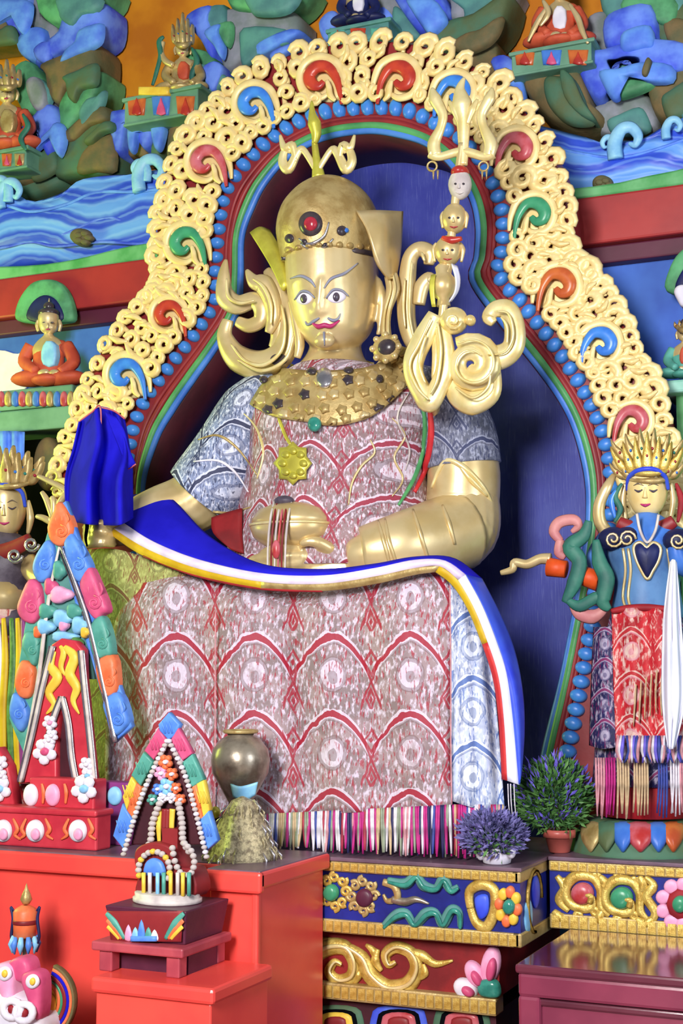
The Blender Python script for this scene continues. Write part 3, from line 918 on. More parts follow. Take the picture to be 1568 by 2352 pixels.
off = tmp.location.copy()
gbody = ([v.co + off for v in me.vertices], [tuple(p.vertices) for p in me.polygons])
bpy.data.objects.remove(tmp)
body = mk('body', gbody, 'gold_leaf', statue)
bb = bvh(gbody)
# face paint and features
for x, y, wd in ((698, 686, 19), (773, 682, 22)):
    e = mk('eye', puffhit(bb, [(x - wd, y + 2), (x - wd * .4, y - 14), (x + wd * .5, y - 13), (x + wd, y), (x + wd * .4, y + 13), (x - wd * .5, y + 13)], .012), 'eye_white', body)
    mk('pupil', puffhit(bb, oval(x - 1, y, 8.5, 11, 10), .010, .008, sm=2), 'pupil', body)
    mk('eyelid', tubeg(hitpath(bb, [(x - wd - 3, y + 3), (x - wd * .4, y - 16), (x + wd * .5, y - 15), (x + wd + 5, y - 2)], .012), [.003, .006, .006, .003], 6), 'blue_line', body)
for p in ([(666, 640), (690, 634), (712, 644), (724, 660)], [(744, 662), (760, 640), (790, 628), (822, 604)]):
    mk('eyebrow', tubeg(hitpath(bb, p, .003), [.003, .007, .008, .003], 6, .5), 'blue_line', body)
mk('lips', tubeg(hitpath(bb, [(716, 742), (730, 750), (745, 747), (760, 749), (780, 736)], .004), [.003, .011, .012, .010, .003], 8), 'lips', body)
for p in ([(733, 730), (720, 738), (706, 746), (700, 738)], [(752, 730), (764, 736), (776, 732), (782, 720)]):
    mk('moustache', tubeg(hitpath(bb, p, .004), [.004, .008, .006, .002], 6), 'blue_line', body)
mk('goatee', tubeg(hitpath(bb, [(744, 764), (744, 775), (745, 794)], .004), [.007, .005, .002], 6), 'blue_line', body)
# hat
hatg = loftg([(758, 604, -.25, 112, .262), (758, 575, -.25, 118, .275), (756, 535, -.25, 122, .285), (756, 490, -.25, 113, .265), (757, 450, -.25, 88, .20), (757, 422, -.25, 52, .12), (757, 408, -.25, 14, .03)], 32)
hat = mk('hat', hatg, 'gold_dull', statue)
hbv = bvh(hatg)
mk('hat_band', tubeg(hitpath(hbv, [(646, 592), (690, 592), (740, 584), (800, 574), (866, 584)], .004), [.012, .014, .014, .012], 8, .6), 'jewel_dark', hat)
for k in range(9):
    x = 660 + k * 24
    y = 592 - 12 * math.sin(PI * k / 9)
    mk('hat_stud', puffhit(hbv, oval(x, y - 18, 8, 8, 8), .014, sm=2), 'gold_dull', hat)
mk('medallion', puffhit(hbv, oval(713, 514, 28, 29, 14), .02, sm=2), 'jewel_dark', hat)
mk('medallion_centre', puffhit(hbv, oval(713, 514, 16, 17, 12), .016, .016, sm=2), 'jewel_red', hat)
for x, y, r, m in ((785, 530, 12, 'jewel_dark'), (795, 529, 6, 'inlay_blue'), (664, 548, 11, 'jewel_dark'), (722, 578, 7, 'jewel_teal'), (748, 566, 9, 'jewel_dark'), (698, 556, 8, 'jewel_dark')):
    mk('hat_jewel', puffhit(hbv, oval(x, y, r, r, 9), .014, sm=2), m, hat)
for p in ([(686, 548), (705, 560), (725, 556), (745, 540), (755, 510)], [(690, 560), (715, 572), (745, 566), (765, 548)]):
    mk('hat_scroll', tubeg(hitpath(hbv, p, .006), [.004, .009, .003], 6), 'silver', hat)
fl = sheetg([[(818, 487, -.40), (838, 520, -.41), (852, 560, -.41), (866, 605, -.38), (892, 642, -.3)],
             [(870, 486, -.34), (880, 520, -.36), (886, 560, -.35), (892, 600, -.32), (898, 640, -.28)],
             [(922, 486, -.2), (920, 520, -.2), (918, 560, -.2), (914, 600, -.2), (904, 642, -.22)]], 14, 6)
mk('hat_flap', fl, 'gold_leaf', hat, solid=.02)
mk('hat_strap', tubeg(P3([(897, 632, -.25), (902, 665, -.26), (890, 710, -.27), (885, 745, -.28), (888, 785, -.3)], None), [.032, .034, .022, .024, .026], 10, .5), 'gold_leaf', hat)
for dx in (-5, 5):
    mk('strap_cord', tubeg(P3([(897 + dx, 632, -.275), (902 + dx, 665, -.285), (890 + dx, 710, -.295), (886 + dx, 745, -.305), (888 + dx, 785, -.325)], None), .006, 6), 'gold_bright', hat)
fl2 = sheetg([[(576, 536, -.3), (604, 580, -.33), (630, 625, -.36), (650, 668, -.38)],
              [(596, 524, -.3), (622, 565, -.33), (644, 612, -.36), (658, 660, -.38)],
              [(618, 532, -.27), (640, 570, -.3), (655, 612, -.33), (664, 655, -.36)]], 12, 5)
mk('hat_flap', fl2, 'gold_lime_lit', hat, solid=.02)
# finial on the hat
fin = []
mk('finial_spike', J(pxtube([(716, 232), (717, 262), (722, 285), (726, 308), (722, 330)], -.28, [2, 9, 16, 12, 6], 10), pxtube([(722, 326), (726, 360), (732, 410)], -.27, [7, 9, 17], 10)), 'gold_lime_lit', hat)
for sg, cx in ((-1, 705), (1, 752)):
    q = [(cx, 390), (cx + sg * 8, 345), (cx + sg * 22, 352), (cx + sg * 42, 388), (cx + sg * 56, 372), (cx + sg * 50, 345), (cx + sg * 36, 348)]
    mk('finial_leaf', pxtube([(728, 395, -.28)] + [(a, b, -.28) for a, b in q[1:]], None, [7, 8, 10, 13, 12, 9, 6], 10, .7), 'gold_bright', hat)
    mk('finial_leaf', pxtube([(cx + sg * 26, 372), (cx + sg * 34, 335), (cx + sg * 52, 340), (cx + sg * 62, 310)], -.285, [5, 11, 10, 3], 8, .7), 'gold_bright', hat)
# flaming ear ornament on the left
eo = mk('ear_ornament', J(
    pxtube([(524, 735), (516, 775), (545, 822), (600, 838), (648, 812), (664, 760), (657, 705), (640, 660)], -.3, [14.6, 20.7, 30.5, 34.2, 32.9, 29.3, 24.4, 14.6], 10, .6),
    pxtube([(519, 596), (514, 632), (517, 680), (545, 700), (582, 690), (600, 705), (598, 735), (572, 748), (545, 738)], -.31, [3.7, 15.9, 24.4, 23.2, 20.7, 22, 19.5, 17.1, 12.2], 10, .6),
    pxtube([(566, 620), (582, 645), (606, 655), (624, 690), (628, 730), (616, 765)], -.33, [3.7, 17.1, 24.4, 22, 19.5, 9.8], 10, .6),
    pxtube([(612, 620), (630, 650), (642, 700), (640, 770), (626, 800)], -.3, [9.8, 22, 24.4, 22, 12.2], 10, .6)), 'gold_leaf', statue)
for p in ([(530, 790), (562, 828), (605, 838), (645, 806), (654, 750), (646, 700)], [(520, 640), (524, 680), (550, 696), (584, 690)], [(580, 640), (606, 660), (622, 700), (622, 745)], [(545, 826), (600, 852), (655, 826), (674, 770)]):
    mk('ornament_rib', pxtube(p, -.375, [2, 5, 5, 2], 6), 'gold_bright', eo)
mk('ear_drop', pxtube([(668, 690), (680, 740), (688, 790), (682, 822)], -.36, [8, 11, 12, 8], 10), 'gold_leaf', eo)
# hook ornament on the right of the head
eo2 = mk('ear_ornament', J(pxtube([(984, 608), (986, 582), (962, 572), (942, 592), (935, 640), (932, 700), (936, 750), (952, 790), (985, 800)], -.2, [12.2, 19.5, 18.3, 19.5, 22, 23.2, 22, 19.5, 9.8], 10, .7),
                           pxtube([(960, 700), (968, 660), (985, 640), (1000, 648)], -.2, [17.1, 19.5, 17.1, 6.1], 10, .7)), 'gold_leaf', statue)
for p in ([(946, 600), (942, 650), (940, 720), (950, 775)], [(930, 640), (926, 700), (930, 752)], [(968, 580), (975, 600)]):
    mk('ornament_rib', pxtube(p, -.25, [2, 4, 4, 2], 6), 'gold_bright', eo2)

# robe
robe = loftg([(762, 1310, -.2, 258, .415), (764, 1240, -.2, 240, .40), (768, 1150, -.2, 220, .375), (776, 1050, -.2, 210, .355), (784, 970, -.2, 216, .335), (784, 910, -.2, 194, .295), (776, 868, -.2, 146, .245), (768, 846, -.2, 96, .2)], 40)
ro = mk('robe', robe, 'brocade_robe', statue, uv=uvw(robe))
slL = pxtube([(660, 890, -.2), (592, 955, -.22), (535, 1045, -.28), (478, 1120, -.34), (462, 1140, -.35)], None, [66, 92, 94, 92, 90], 22)
sl = mk('sleeve', slL, 'brocade_sleeve', statue, uv=uvw(slL))
slR = pxtube([(930, 890, -.2), (1018, 935, -.17), (1052, 1000, -.14), (1062, 1070, -.13)], None, [60, 80, 86, 88], 22)
sr = mk('sleeve', slR, 'brocade_dark', statue, uv=uvw(slR))
slR2 = pxtube([(1058, 1030, -.135), (1064, 1090, -.13), (1062, 1150, -.135), (1058, 1180, -.15)], None, [80, 84, 84, 80], 22)
sr2 = mk('sleeve', slR2, 'gold_leaf', statue)
cuff = pxtube([(1056, 1218, -.19), (990, 1240, -.32), (920, 1256, -.44), (832, 1270, -.51)], None, [92, 88, 78, 58], 22)
cf = mk('sleeve', cuff, 'gold_leaf', statue)
allb = bvh(J(gbody, robe, slL, slR, slR2, cuff))
cb = bvh(J(cuff, slR2))
for p in ([(822, 1215), (820, 1260), (828, 1318)], [(868, 1196), (880, 1240), (896, 1300)], [(884, 1192), (892, 1240), (912, 1300)], [(948, 1170), (966, 1230), (986, 1296)], [(1016, 1160), (1030, 1200), (1044, 1250)]):
    mk('sleeve_fold', tubeg(hitpath(cb, p, .002), [.004, .010, .006], 8), 'gold_leaf', cf)
for p in ([(990, 1120), (1020, 1060), (1060, 1070), (1110, 1120), (1138, 1180)], [(1050, 1062), (1080, 1100), (1120, 1140)]):
    mk('sleeve_fold', tubeg(hitpath(cb, p, .004), [.006, .014, .006], 8), 'gold_bright', sr2)
rb = bvh(J(robe, slL, slR))
# piping, lapel and hem cords that follow the cloth
for p, m, r in (([(960, 905), (975, 960), (972, 1030), (950, 1100), (915, 1160)], 'mold_green', .012), ([(985, 920), (990, 1000), (978, 1070), (952, 1130)], 'silk_red', .016),
                ([(900, 960), (930, 1000), (905, 1050), (925, 1100), (900, 1140)], 'gold_leaf', .005), ([(800, 1160), (808, 1110), (830, 1070), (860, 1040), (850, 1010)], 'gold_leaf', .006),
                ([(940, 900), (912, 960), (940, 1030), (930, 1080)], 'bone', .005)):
    mk('robe_piping', tubeg(hitpath(rb, p, .004), [r * .5, r, r, r * .5], 8), m, ro)
for p, m in (([(405, 1135), (450, 1165), (520, 1178), (575, 1165)], 'gold_dull'), ([(455, 1010), (500, 1000), (545, 1030), (590, 1090)], 'gold_dull'), ([(560, 950), (590, 985), (605, 1040), (590, 1100)], 'gold_bright'), ([(445, 1060), (500, 1058), (540, 1085), (570, 1130)], 'white')):
    mk('sleeve_trim', tubeg(hitpath(rb, p, .003), [.003, .007, .003], 8), m, sl)
mk('robe_lining', sheetg([[(486, 1190, -.52), (520, 1178, -.5), (556, 1168, -.5)], [(490, 1225, -.55), (525, 1225, -.54), (556, 1225, -.53)], [(530, 1262, -.56), (545, 1268, -.56), (560, 1272, -.56)]], 8, 4), 'lining_red', ro, solid=.01)
# gold filigree collar
cg = []
rows = [[(648, 846), (700, 852), (766, 852), (840, 846), (900, 822), (936, 800)], [(606, 880), (680, 890), (766, 892), (850, 882), (910, 856), (946, 830)],
        [(582, 915), (660, 934), (756, 940), (850, 925), (915, 890), (942, 862)], [(575, 930), (630, 958), (700, 968), (766, 978), (850, 958), (912, 910), (938, 880)]]
rr = [resamp(cr(r, 5), 22) for r in rows]
cols = [cr([r[i] for r in rr], 3) for i in range(22)]
nv = len(cols[0])
V = [hit(allb, cols[i][j][0], cols[i][j][1], .02, -.3) for j in range(nv) for i in range(22)]
F = [(j * 22 + i, (j + 1) * 22 + i, (j + 1) * 22 + i + 1, j * 22 + i + 1) for j in range(nv - 1) for i in range(21)]
collar = mk('collar', (V, F), 'gold_dull', statue, solid=.012)
cbv = bvh((V, F))
r9 = random.Random(4)
for j in range(0, nv, 2):
    for i in range(22):
        if (i + j // 2) % 2: continue
        x, y = cols[i][j]
        x += r9.uniform(-4, 4); y += r9.uniform(-4, 4)
        m = 'jewel_dark' if r9.random() < .12 else ('gold_leaf' if r9.random() < .4 else 'gold_dull')
        mk('collar_rosette', puffhit(cbv, [(x + (15 if k % 2 else 11) * math.cos(k * PI / 5), y + (15 if k % 2 else 11) * math.sin(k * PI / 5)) for k in range(10)], .022, .004, sm=1), m, collar)
for x, y, rx, ry, m in ((745, 868, 20, 24, 'silver'), (640, 826, 20, 14, 'jewel_dark'), (722, 974, 16, 18, 'jewel_teal'), (800, 850, 12, 8, 'jewel_dark'), (715, 852, 12, 9, 'jewel_dark'), (605, 872, 10, 9, 'jewel_dark'), (872, 870, 9, 10, 'jewel_dark')):
    mk('collar_jewel', puffhit(allb, oval(x, y, rx, ry, 10), .03, .03, sm=2, Yd=-.35), m, collar)
cc = W(888, 800, -.42)
ck = mk('collar_clasp', ellg(cc, .066, .03, .062, 20, 10), 'gold_dull', collar)
mk('collar_jewel', ellg(cc - Vector((-.008, .02, 0)), .042, .02, .036, 16, 8), 'jewel_dark', collar)
for k in range(8):
    a = k * PI / 4
    mk('collar_rosette', ellg(cc + Vector((.06 * math.cos(a), -.014, .056 * math.sin(a))), .015, .014, .015, 10, 6), 'gold_leaf', collar)
# round pendant
mc = [(672 + (40 + 5 * math.cos(k * PI / 4 * 4)) * math.cos(k * PI / 8), 1064 + (46 + 5 * math.cos(k * PI)) * math.sin(k * PI / 8)) for k in range(16)]
pend = mk('pendant', puffhit(allb, mc, .03, .012, sm=1, prof=((1, 0), (.95, .6), (.8, .8), (.5, .9))), 'gold_lime_lit', statue)
for k in range(8):
    a = k * PI / 4
    mk('petal', puffhit(allb, oval(672 + 24 * math.cos(a), 1064 + 28 * math.sin(a), 10, 9, 8), .02, .035, sm=2), 'gold_lime_lit', pend)
mk('pendant_chain', tubeg(hitpath(rb, [(640, 960), (655, 1000), (668, 1022)], .008), .008, 6), 'gold_lime_lit', pend)

# ------------------------------------------------------------------ bowl in the lap hand
s = mpp(660, 1200, -.58)
cw = W(668, 1212, -.56)
cup = thing('offering_bowl', 'rounded golden bowl with lid held in the lap hand of the statue', 'bowl', W(668, 1262, -.56))
mk('bowl', latheg(cw, [(30 * s, -46 * s), (62 * s, -42 * s), (92 * s, -20 * s), (100 * s, 2 * s), (97 * s, 8 * s)], 28, .75), 'gold_leaf', cup)
mk('lid', latheg(cw, [(97 * s, 6 * s), (94 * s, 22 * s), (78 * s, 42 * s), (48 * s, 54 * s), (14 * s, 60 * s), (2 * s, 66 * s)], 28, .75), 'gold_leaf', cup)
mk('rim', tubeg([(cw.x + 99 * s * math.cos(a), cw.y + 75 * s * math.sin(a), cw.z + 6 * s) for a in [2 * PI * k / 28 for k in range(28)]], .007, 6, closed=True, up=(0, 0, 1)), 'gold_bright', cup)
tas = thing('bead_tassel', 'maroon and white beaded tassel hanging over the golden bowl', 'tassel', W(636, 1310, -.72))
for k, (x, m) in enumerate(((616, 'bone'), (624, 'maroon'), (632, 'bone'), (640, 'inlay_pink'), (648, 'maroon'), (656, 'bone'))):
    mk('bead_string', pxtube([(x + 14, 1150, -.60), (x + 6, 1185, -.70), (x, 1240, -.715), (x - 2, 1312, -.70)], None, [2, 3, 3, 1.8], 6), m, tas)
mk('tassel_knot', ellpx(652, 1150, -.61, 22, 12, .03), 'brocade_dkedge', tas)
mk('tassel_cluster', ellpx(634, 1262, -.72, 10, 22, .015), 'inlay_pink', tas)
# ------------------------------------------------------------------ brocade over the lap and throne
cl = thing('throne_cloth', 'red and white brocade cloth with fringe hanging over the lap of the seated statue', 'cloth', W(700, 1955, -.75))
def yy(pts, Y):
    return [(p[0], p[1], Y) for p in pts]
front = sheetg([
    yy([(300, 1240), (480, 1285), (640, 1310), (760, 1315), (900, 1295), (1000, 1290)], -.5),
    yy([(330, 1338), (380, 1328), (440, 1330), (560, 1352), (660, 1375), (780, 1362), (900, 1335), (990, 1312), (1030, 1332)], -.72),
    yy([(268, 1420), (330, 1400), (440, 1400), (560, 1402), (660, 1420), (780, 1412), (900, 1400), (990, 1390), (1033, 1400)], -.79),
    yy([(248, 1560), (440, 1555), (660, 1560), (860, 1550), (1034, 1540)], -.82),
    yy([(242, 1720), (440, 1715), (660, 1715), (860, 1710), (1034, 1700)], -.835),
    yy([(240, 1880), (440, 1878), (640, 1872), (860, 1864), (1036, 1850)], -.85)], 60, 6,
    fold=lambda u, v: min(v * 2, 1) * (.016 * math.sin(u * 26 + 1.5 * math.sin(v * 4)) + .012 * math.sin(u * 11 + 2)))
fp = mk('front_panel', front, 'brocade_red', cl, solid=.008)
side = sheetg([
    [(1000, 1300, -.6), (1050, 1318, -.58), (1085, 1330, -.55)],
    [(1031, 1334, -.73), (1075, 1375, -.70), (1108, 1420, -.64)],
    [(1034, 1400, -.79), (1085, 1450, -.75), (1126, 1500, -.68)],
    [(1035, 1600, -.83), (1095, 1620, -.79), (1142, 1650, -.70)],
    [(1037, 1840, -.85), (1100, 1860, -.81), (1160, 1880, -.72)]], 18, 6, fold=lambda u, v: .015 * math.sin(u * 16) * v)
mk('side_panel', side, 'brocade_blue', cl, solid=.008)
left = sheetg([
    [(205, 1262, -.62), (270, 1262, -.66), (360, 1290, -.7), (430, 1320, -.72)],
    [(200, 1370, -.66), (250, 1375, -.7), (310, 1372, -.72), (350, 1365, -.735)],
    [(196, 1500, -.66), (220, 1500, -.72), (250, 1495, -.75), (275, 1490, -.77)],
    [(190, 1800, -.68), (212, 1800, -.74), (232, 1800, -.78), (250, 1800, -.8)]], 16, 6)
mk('side_panel', left, 'brocade_lime_lit', cl, solid=.008)
for p, Y in (([(495, 1400), (494, 1560), (494, 1720), (492, 1872)], -.865), ([(1033, 1345), (1035, 1540), (1035, 1700), (1037, 1848)], -.862)):
    mk('seam', pxtube(p, Y, 1.8, 6), 'f_rose', cl)
cols_ = ['f_white', 'f_magenta', 'f_white', 'f_red', 'f_sage', 'f_blue', 'f_white', 'f_rose', 'f_magenta', 'f_sand', 'f_white', 'f_navy']
r5 = random.Random(3)
for x0, x1, ya, yb, Y, Y1 in ((240, 300, 1872, 1958, -.85, -.86), (572, 1036, 1872, 1974, -.855, -.87), (1040, 1156, 1852, 1950, -.85, -.76)):
    x = x0
    while x < x1:
        f = (x - x0) / (x1 - x0)
        yq = Y + (Y1 - Y) * f
        top = 1874 - 22 * max(0, min(1, (x - 600) / 440)) - 4
        sw = r5.uniform(-7, 5)
        yb2 = 1950 + 28 * (x - 572) / 584 - r5.uniform(0, 12)
        m = cols_[r5.randrange(len(cols_))]
        mk('fringe_strand', pxtube([(x, top, yq), (x + sw * .2, top + 30, yq - .012), (x + sw, yb2, yq - .01 - r5.uniform(0, .03))], None, [2.6, 3.6, 4.2, 2.2], 5, 1, sm=3), m, cl)
        x += r5.uniform(3.8, 5.6)
# ------------------------------------------------------------------ blue silk scarf with striped border
sc = thing('silk_scarf', 'blue silk scarf with white, red and yellow border draped across the lap', 'scarf', W(1170, 1810, -.8))
A = [(255, 1228, -.72), (330, 1277, -.76), (450, 1322, -.80), (600, 1352, -.82), (740, 1357, -.82), (860, 1341, -.82), (950, 1320, -.82), (1000, 1313, -.82), (1040, 1345, -.815), (1075, 1400, -.81), (1108, 1480, -.80), (1133, 1560, -.79), (1146, 1660, -.78), (1153, 1790, -.77)]
B = [(262, 1215, -.72), (340, 1262, -.765), (455, 1306, -.81), (600, 1336, -.83), (740, 1341, -.83), (860, 1324, -.83), (950, 1305, -.83), (1010, 1300, -.83), (1052, 1332, -.825), (1088, 1395, -.82), (1120, 1475, -.81), (1145, 1555, -.80), (1158, 1660, -.79), (1165, 1793, -.78)]
C = [(285, 1203, -.70), (355, 1246, -.76), (460, 1287, -.80), (600, 1317, -.82), (740, 1322, -.82), (860, 1305, -.82), (950, 1287, -.82), (1020, 1288, -.82), (1068, 1320, -.815), (1106, 1390, -.81), (1138, 1470, -.80), (1163, 1550, -.79), (1178, 1660, -.78), (1192, 1803, -.77)]
D = [(302, 1138, -.50), (385, 1140, -.50), (480, 1232, -.62), (600, 1296, -.76), (740, 1308, -.78), (860, 1296, -.78), (950, 1280, -.76), (1040, 1282, -.7), (1106, 1330, -.66), (1152, 1420, -.64), (1182, 1500, -.66), (1199, 1590, -.70), (1203, 1680, -.72), (1196, 1780, -.74)]
kA = 8
def strip(P, Q, a, b, nu, nm, m, mid=.0):
    R = [P[a:b], [tuple((x + y) / 2 - (mid if i == 2 else 0) for i, (x, y) in enumerate(zip(p, q))) for p, q in zip(P[a:b], Q[a:b])], Q[a:b]]
    return mk(nm, sheetg(R, nu, 4), m, sc, solid=.006)
strip(A, B, 0, 4, 24, 'yellow_border', 'silk_yellow', .006)
strip(A, B, 3, 8, 30, 'yellow_border', 'gold_dull', .006)  # dull gold puts the shade of this middle stretch into the border colour
strip(A, B, 7, 11, 20, 'yellow_border', 'silk_yellow', .006)
strip(A, B, 10, 14, 20, 'red_border', 'silk_red', .006)
strip(B, C, 0, 9, 60, 'white_border', 'silk_white', .012)
strip(B, C, 8, 14, 36, 'white_border', 'white_silk', .012)
strip(C, D, 0, 9, 60, 'blue_sheet', 'silk_blue', .02)
strip(C, D, 8, 14, 36, 'blue_sheet', 'silk_blue2', .03)
mk('red_border', tubeg(P3(A[1:5], None, 6), .006, 6), 'robe_red', sc)
for k, x in enumerate((1166, 1172, 1180)):
    mk('thread', pxtube([(x, 1800, -.775), (x + 2, 1850, -.77), (x + 8, 1900, -.765)], None, 1.4, 5), 'f_white', sc)
# hanging blue cloth over the raised hand
hc = sheetg([
    [(182, 968, -.72), (212, 946, -.74), (232, 934, -.75), (262, 944, -.74), (286, 962, -.72)],
    [(168, 1030, -.74), (208, 1015, -.78), (240, 1010, -.79), (275, 1018, -.78), (302, 1060, -.74)],
    [(150, 1100, -.76), (196, 1105, -.82), (235, 1105, -.82), (272, 1105, -.82), (304, 1112, -.76)],
    [(153, 1195, -.78), (198, 1204, -.84), (238, 1206, -.84), (274, 1206, -.84), (305, 1190, -.78)]], 40, 8,
    fold=lambda u, v: (.04 + .05 * v) * math.sin(u * 12.5 + 1.2 * v) + .015 * math.sin(u * 29))
hco = thing('draped_cloth', 'royal blue cloth hung over the raised hand left of the statue', 'cloth', W(230, 1206, -.8))
hm = mk('cloth_sheet', hc, 'silk_blue', hco, solid=.006)
mk('cloth_corner', sheetg([[(268, 960, -.80), (286, 990, -.80), (296, 1030, -.8), (312, 1066, -.79)], [(240, 945, -.81), (262, 1000, -.83), (282, 1050, -.83), (290, 1078, -.82)]], 14, 5), 'silk_blue', hco, solid=.006)
for p in ([(182, 968), (212, 946), (230, 934), (232, 1000)], [(234, 936), (262, 944), (286, 962)], [(312, 1066), (300, 1074), (288, 1080)]):
    mk('red_edging', pxtube(p, -.80, 2, 6), 'inlay_pink', hco)
# the short dark prong below it
mk('sceptre_prong', pxtube([(194, 1180), (200, 1205), (197, 1235), (200, 1255)], -.86, [4, 5, 4, 2], 6), 'black', hco)

# ------------------------------------------------------------------ trident staff
st = thing('trident_staff', 'gold trident staff with stacked heads and scrolling ribbons beside the statue', 'staff', W(998, 1010, -.2))
Ys = -.5
mk('shaft', pxtube([(1062, 330, Ys), (1050, 420, Ys), (1030, 600, Ys), (1012, 760, Ys), (1004, 860, -.44), (1000, 950, -.3), (998, 1010, -.2)], None, 10, 10), 'gold_leaf', st)
mk('centre_prong', J(pxtube([(1066, 178), (1056, 205), (1060, 240), (1064, 275), (1064, 330), (1062, 380)], Ys, [3, 12, 25, 18, 13, 12], 12, .7),
                     pxtube([(1030, 232), (1044, 252), (1056, 285)], Ys - .01, [3, 10, 6], 8, .7), pxtube([(1096, 228), (1084, 252), (1072, 285)], Ys - .01, [3, 10, 6], 8, .7)), 'gold_bright', st)
mk('crossbar', pxtube([(990, 352), (1010, 360), (1062, 348), (1112, 360), (1132, 352)], Ys, [14, 10, 11, 10, 14], 10, .8), 'gold_bright', st)
for sg, cx in ((-1, 1000), (1, 1122)):
    mk('side_prong', pxtube([(cx, 358), (cx + sg * 4, 330), (cx - sg * 12, 292), (cx - sg * 16, 262), (cx + sg * 2, 226), (cx + sg * 8, 202)], Ys, [15, 16, 11, 12, 15, 3], 10, .7), 'gold_bright', st)
    r = mk('ring', pxtube(spiral(cx + sg * 8 if sg < 0 else cx - 12, 382, 11, 1.0, 0, 1, 1.0, 12)[:-1], Ys, 2.6, 6, sm=1, closed=True), 'gold_dull', st)
    for dx in (-5, 5):
        mk('ring_drop', pxtube([(cx + dx + (0 if sg < 0 else -10), 392), (cx + dx + (0 if sg < 0 else -10), 412)], Ys, [3, 1], 6, sm=2), 'gold_dull', r)
def small_head(cx, cy, wd, ht, m, skull=False):
    g = ellpx(cx, cy, Ys, wd, ht, .05 * wd / 27)
    h = mk('skull' if skull else 'carved_head', g, m, st)
    hv = bvh(g)
    for dx in (-.42, .32):
        mk('eye', puffhit(hv, oval(cx + dx * wd, cy - .05 * ht, wd * .13, ht * .08, 8), .004, sm=1), 'jewel_dark', h)
    mk('nose', tubeg(hitpath(hv, [(cx - wd * .08, cy - .1 * ht), (cx - wd * .1, cy + .22 * ht)], .0), [.003, .008], 6), m, h)
    mk('mouth', tubeg(hitpath(hv, [(cx - wd * .4, cy + .5 * ht), (cx - wd * .05, cy + .56 * ht), (cx + wd * .3, cy + .5 * ht)], .002), [.001, .004, .001], 6), 'bone' if skull else 'jewel_red', h)
    return h
h = small_head(1056, 424, 25, 36, 'bone', True)
mk('red_cap', ellpx(1056, 396, Ys, 19, 15, .045), 'inlay_red', st)
small_head(1043, 502, 27, 36, 'gold_leaf')
for sx in (-1, 1):
    mk('carved_ear', pxtube([(1043 + sx * 24, 486), (1043 + sx * 29, 498), (1043 + sx * 26, 524)], Ys, [3, 5, 3], 8), 'gold_leaf', st)
mk('red_band', pxtube([(1015, 546), (1035, 552), (1060, 548)], Ys - .04, [5, 10, 5], 8), 'inlay_red', st)
small_head(1029, 576, 29, 36, 'gold_leaf')
for sx in (-1, 1):
    mk('carved_ear', pxtube([(1029 + sx * 27, 558), (1029 + sx * 34, 574), (1029 + sx * 30, 602)], Ys, [3, 6, 3], 8), 'gold_leaf', st)
mk('vase', latheg(W(1018, 660, Ys), [(.02, .10), (.035, .085), (.03, .06), (.055, .03), (.06, 0), (.05, -.03), (.025, -.05), (.03, -.08)], 16), 'gold_leaf', st)
mk('white_ribbon', sheetg([[(1036, 606, -.55), (1046, 640, -.57), (1044, 670, -.56), (1030, 694, -.55)], [(1050, 612, -.53), (1056, 640, -.54), (1052, 668, -.54), (1036, 692, -.54)]], 12, 4), 'white_silk', st, solid=.006)
mk('lime_ribbon', sheetg([[(990, 632, -.56), (986, 660, -.57), (992, 705, -.56)], [(1000, 630, -.56), (997, 660, -.57), (1000, 705, -.56)]], 10, 4), 'gold_lime_lit', st, solid=.006)
# gold ribbon scrolls lower on the staff
Yr = -.56
def ribs(paths, Y, r, parent):
    Y -= .012
    for p in paths:
        mk('ribbon_rib', pxtube(p, Y, [r * .5, r, r, r * .5], 6), 'gold_bright', parent)
lp = mk('ribbon_loop', J(pxtube([(1000, 722), (975, 770), (952, 820), (950, 860), (968, 900), (986, 922), (1004, 895), (1022, 850), (1022, 800), (1014, 750)], Yr, [19.5, 26.8, 26.8, 24.4, 24.4, 26.8, 24.4, 24.4, 22, 17.1], 10, .6),
                         pxtube([(1000, 730), (1004, 800), (994, 870)], Yr + .01, [12, 14, 4], 8, .6)), 'gold_bright', st)
ribs([[(990, 730), (962, 790), (940, 838), (958, 890), (984, 918)], [(1004, 740), (1012, 800), (1004, 870), (988, 905)], [(978, 770), (962, 830), (976, 880)]], Yr - .04, 4.5, lp)
mk('ribbon_tip', pxtube([(986, 918), (978, 940)], Yr, [9, 2], 8, sm=2), 'gold_bright', st)
sw = mk('ribbon_swirl', J(pxtube(spiral(1084, 836, 56, 1.7, -2.2, 1, .22, 26), Yr, [18.3, 23.2, 22, 19.5, 14.6], 10, .7, sm=1),
                          pxtube([(1032, 868), (1050, 908), (1085, 925), (1125, 905), (1132, 860), (1128, 820)], Yr + .02, [17.1, 24.4, 29.3, 24.4, 19.5, 12.2], 10, .6)), 'gold_bright', st)
ribs([spiral(1084, 836, 58, 1.2, -2.2, 1, .5, 12), [(1045, 890), (1085, 914), (1120, 890), (1126, 850)]], Yr - .05, 4, sw)
hk = mk('ribbon_hook', pxtube([(1134, 742), (1122, 728), (1138, 710), (1165, 712), (1180, 745), (1180, 790), (1160, 815), (1125, 822), (1100, 800), (1085, 780)], Yr + .02, [9.8, 17.1, 20.7, 23.2, 24.4, 26.8, 29.3, 31.7, 26.8, 17.1], 10, .6), 'gold_bright', st)
mk('ribbon_tip', pxtube([(1172, 815), (1190, 795), (1200, 762)], Yr + .02, [18, 12, 3], 8, .6), 'gold_bright', hk)
ribs([[(1140, 715), (1168, 722), (1178, 770), (1160, 808), (1120, 815)], [(1150, 728), (1164, 750), (1164, 790)]], Yr - .025, 3.5, hk)
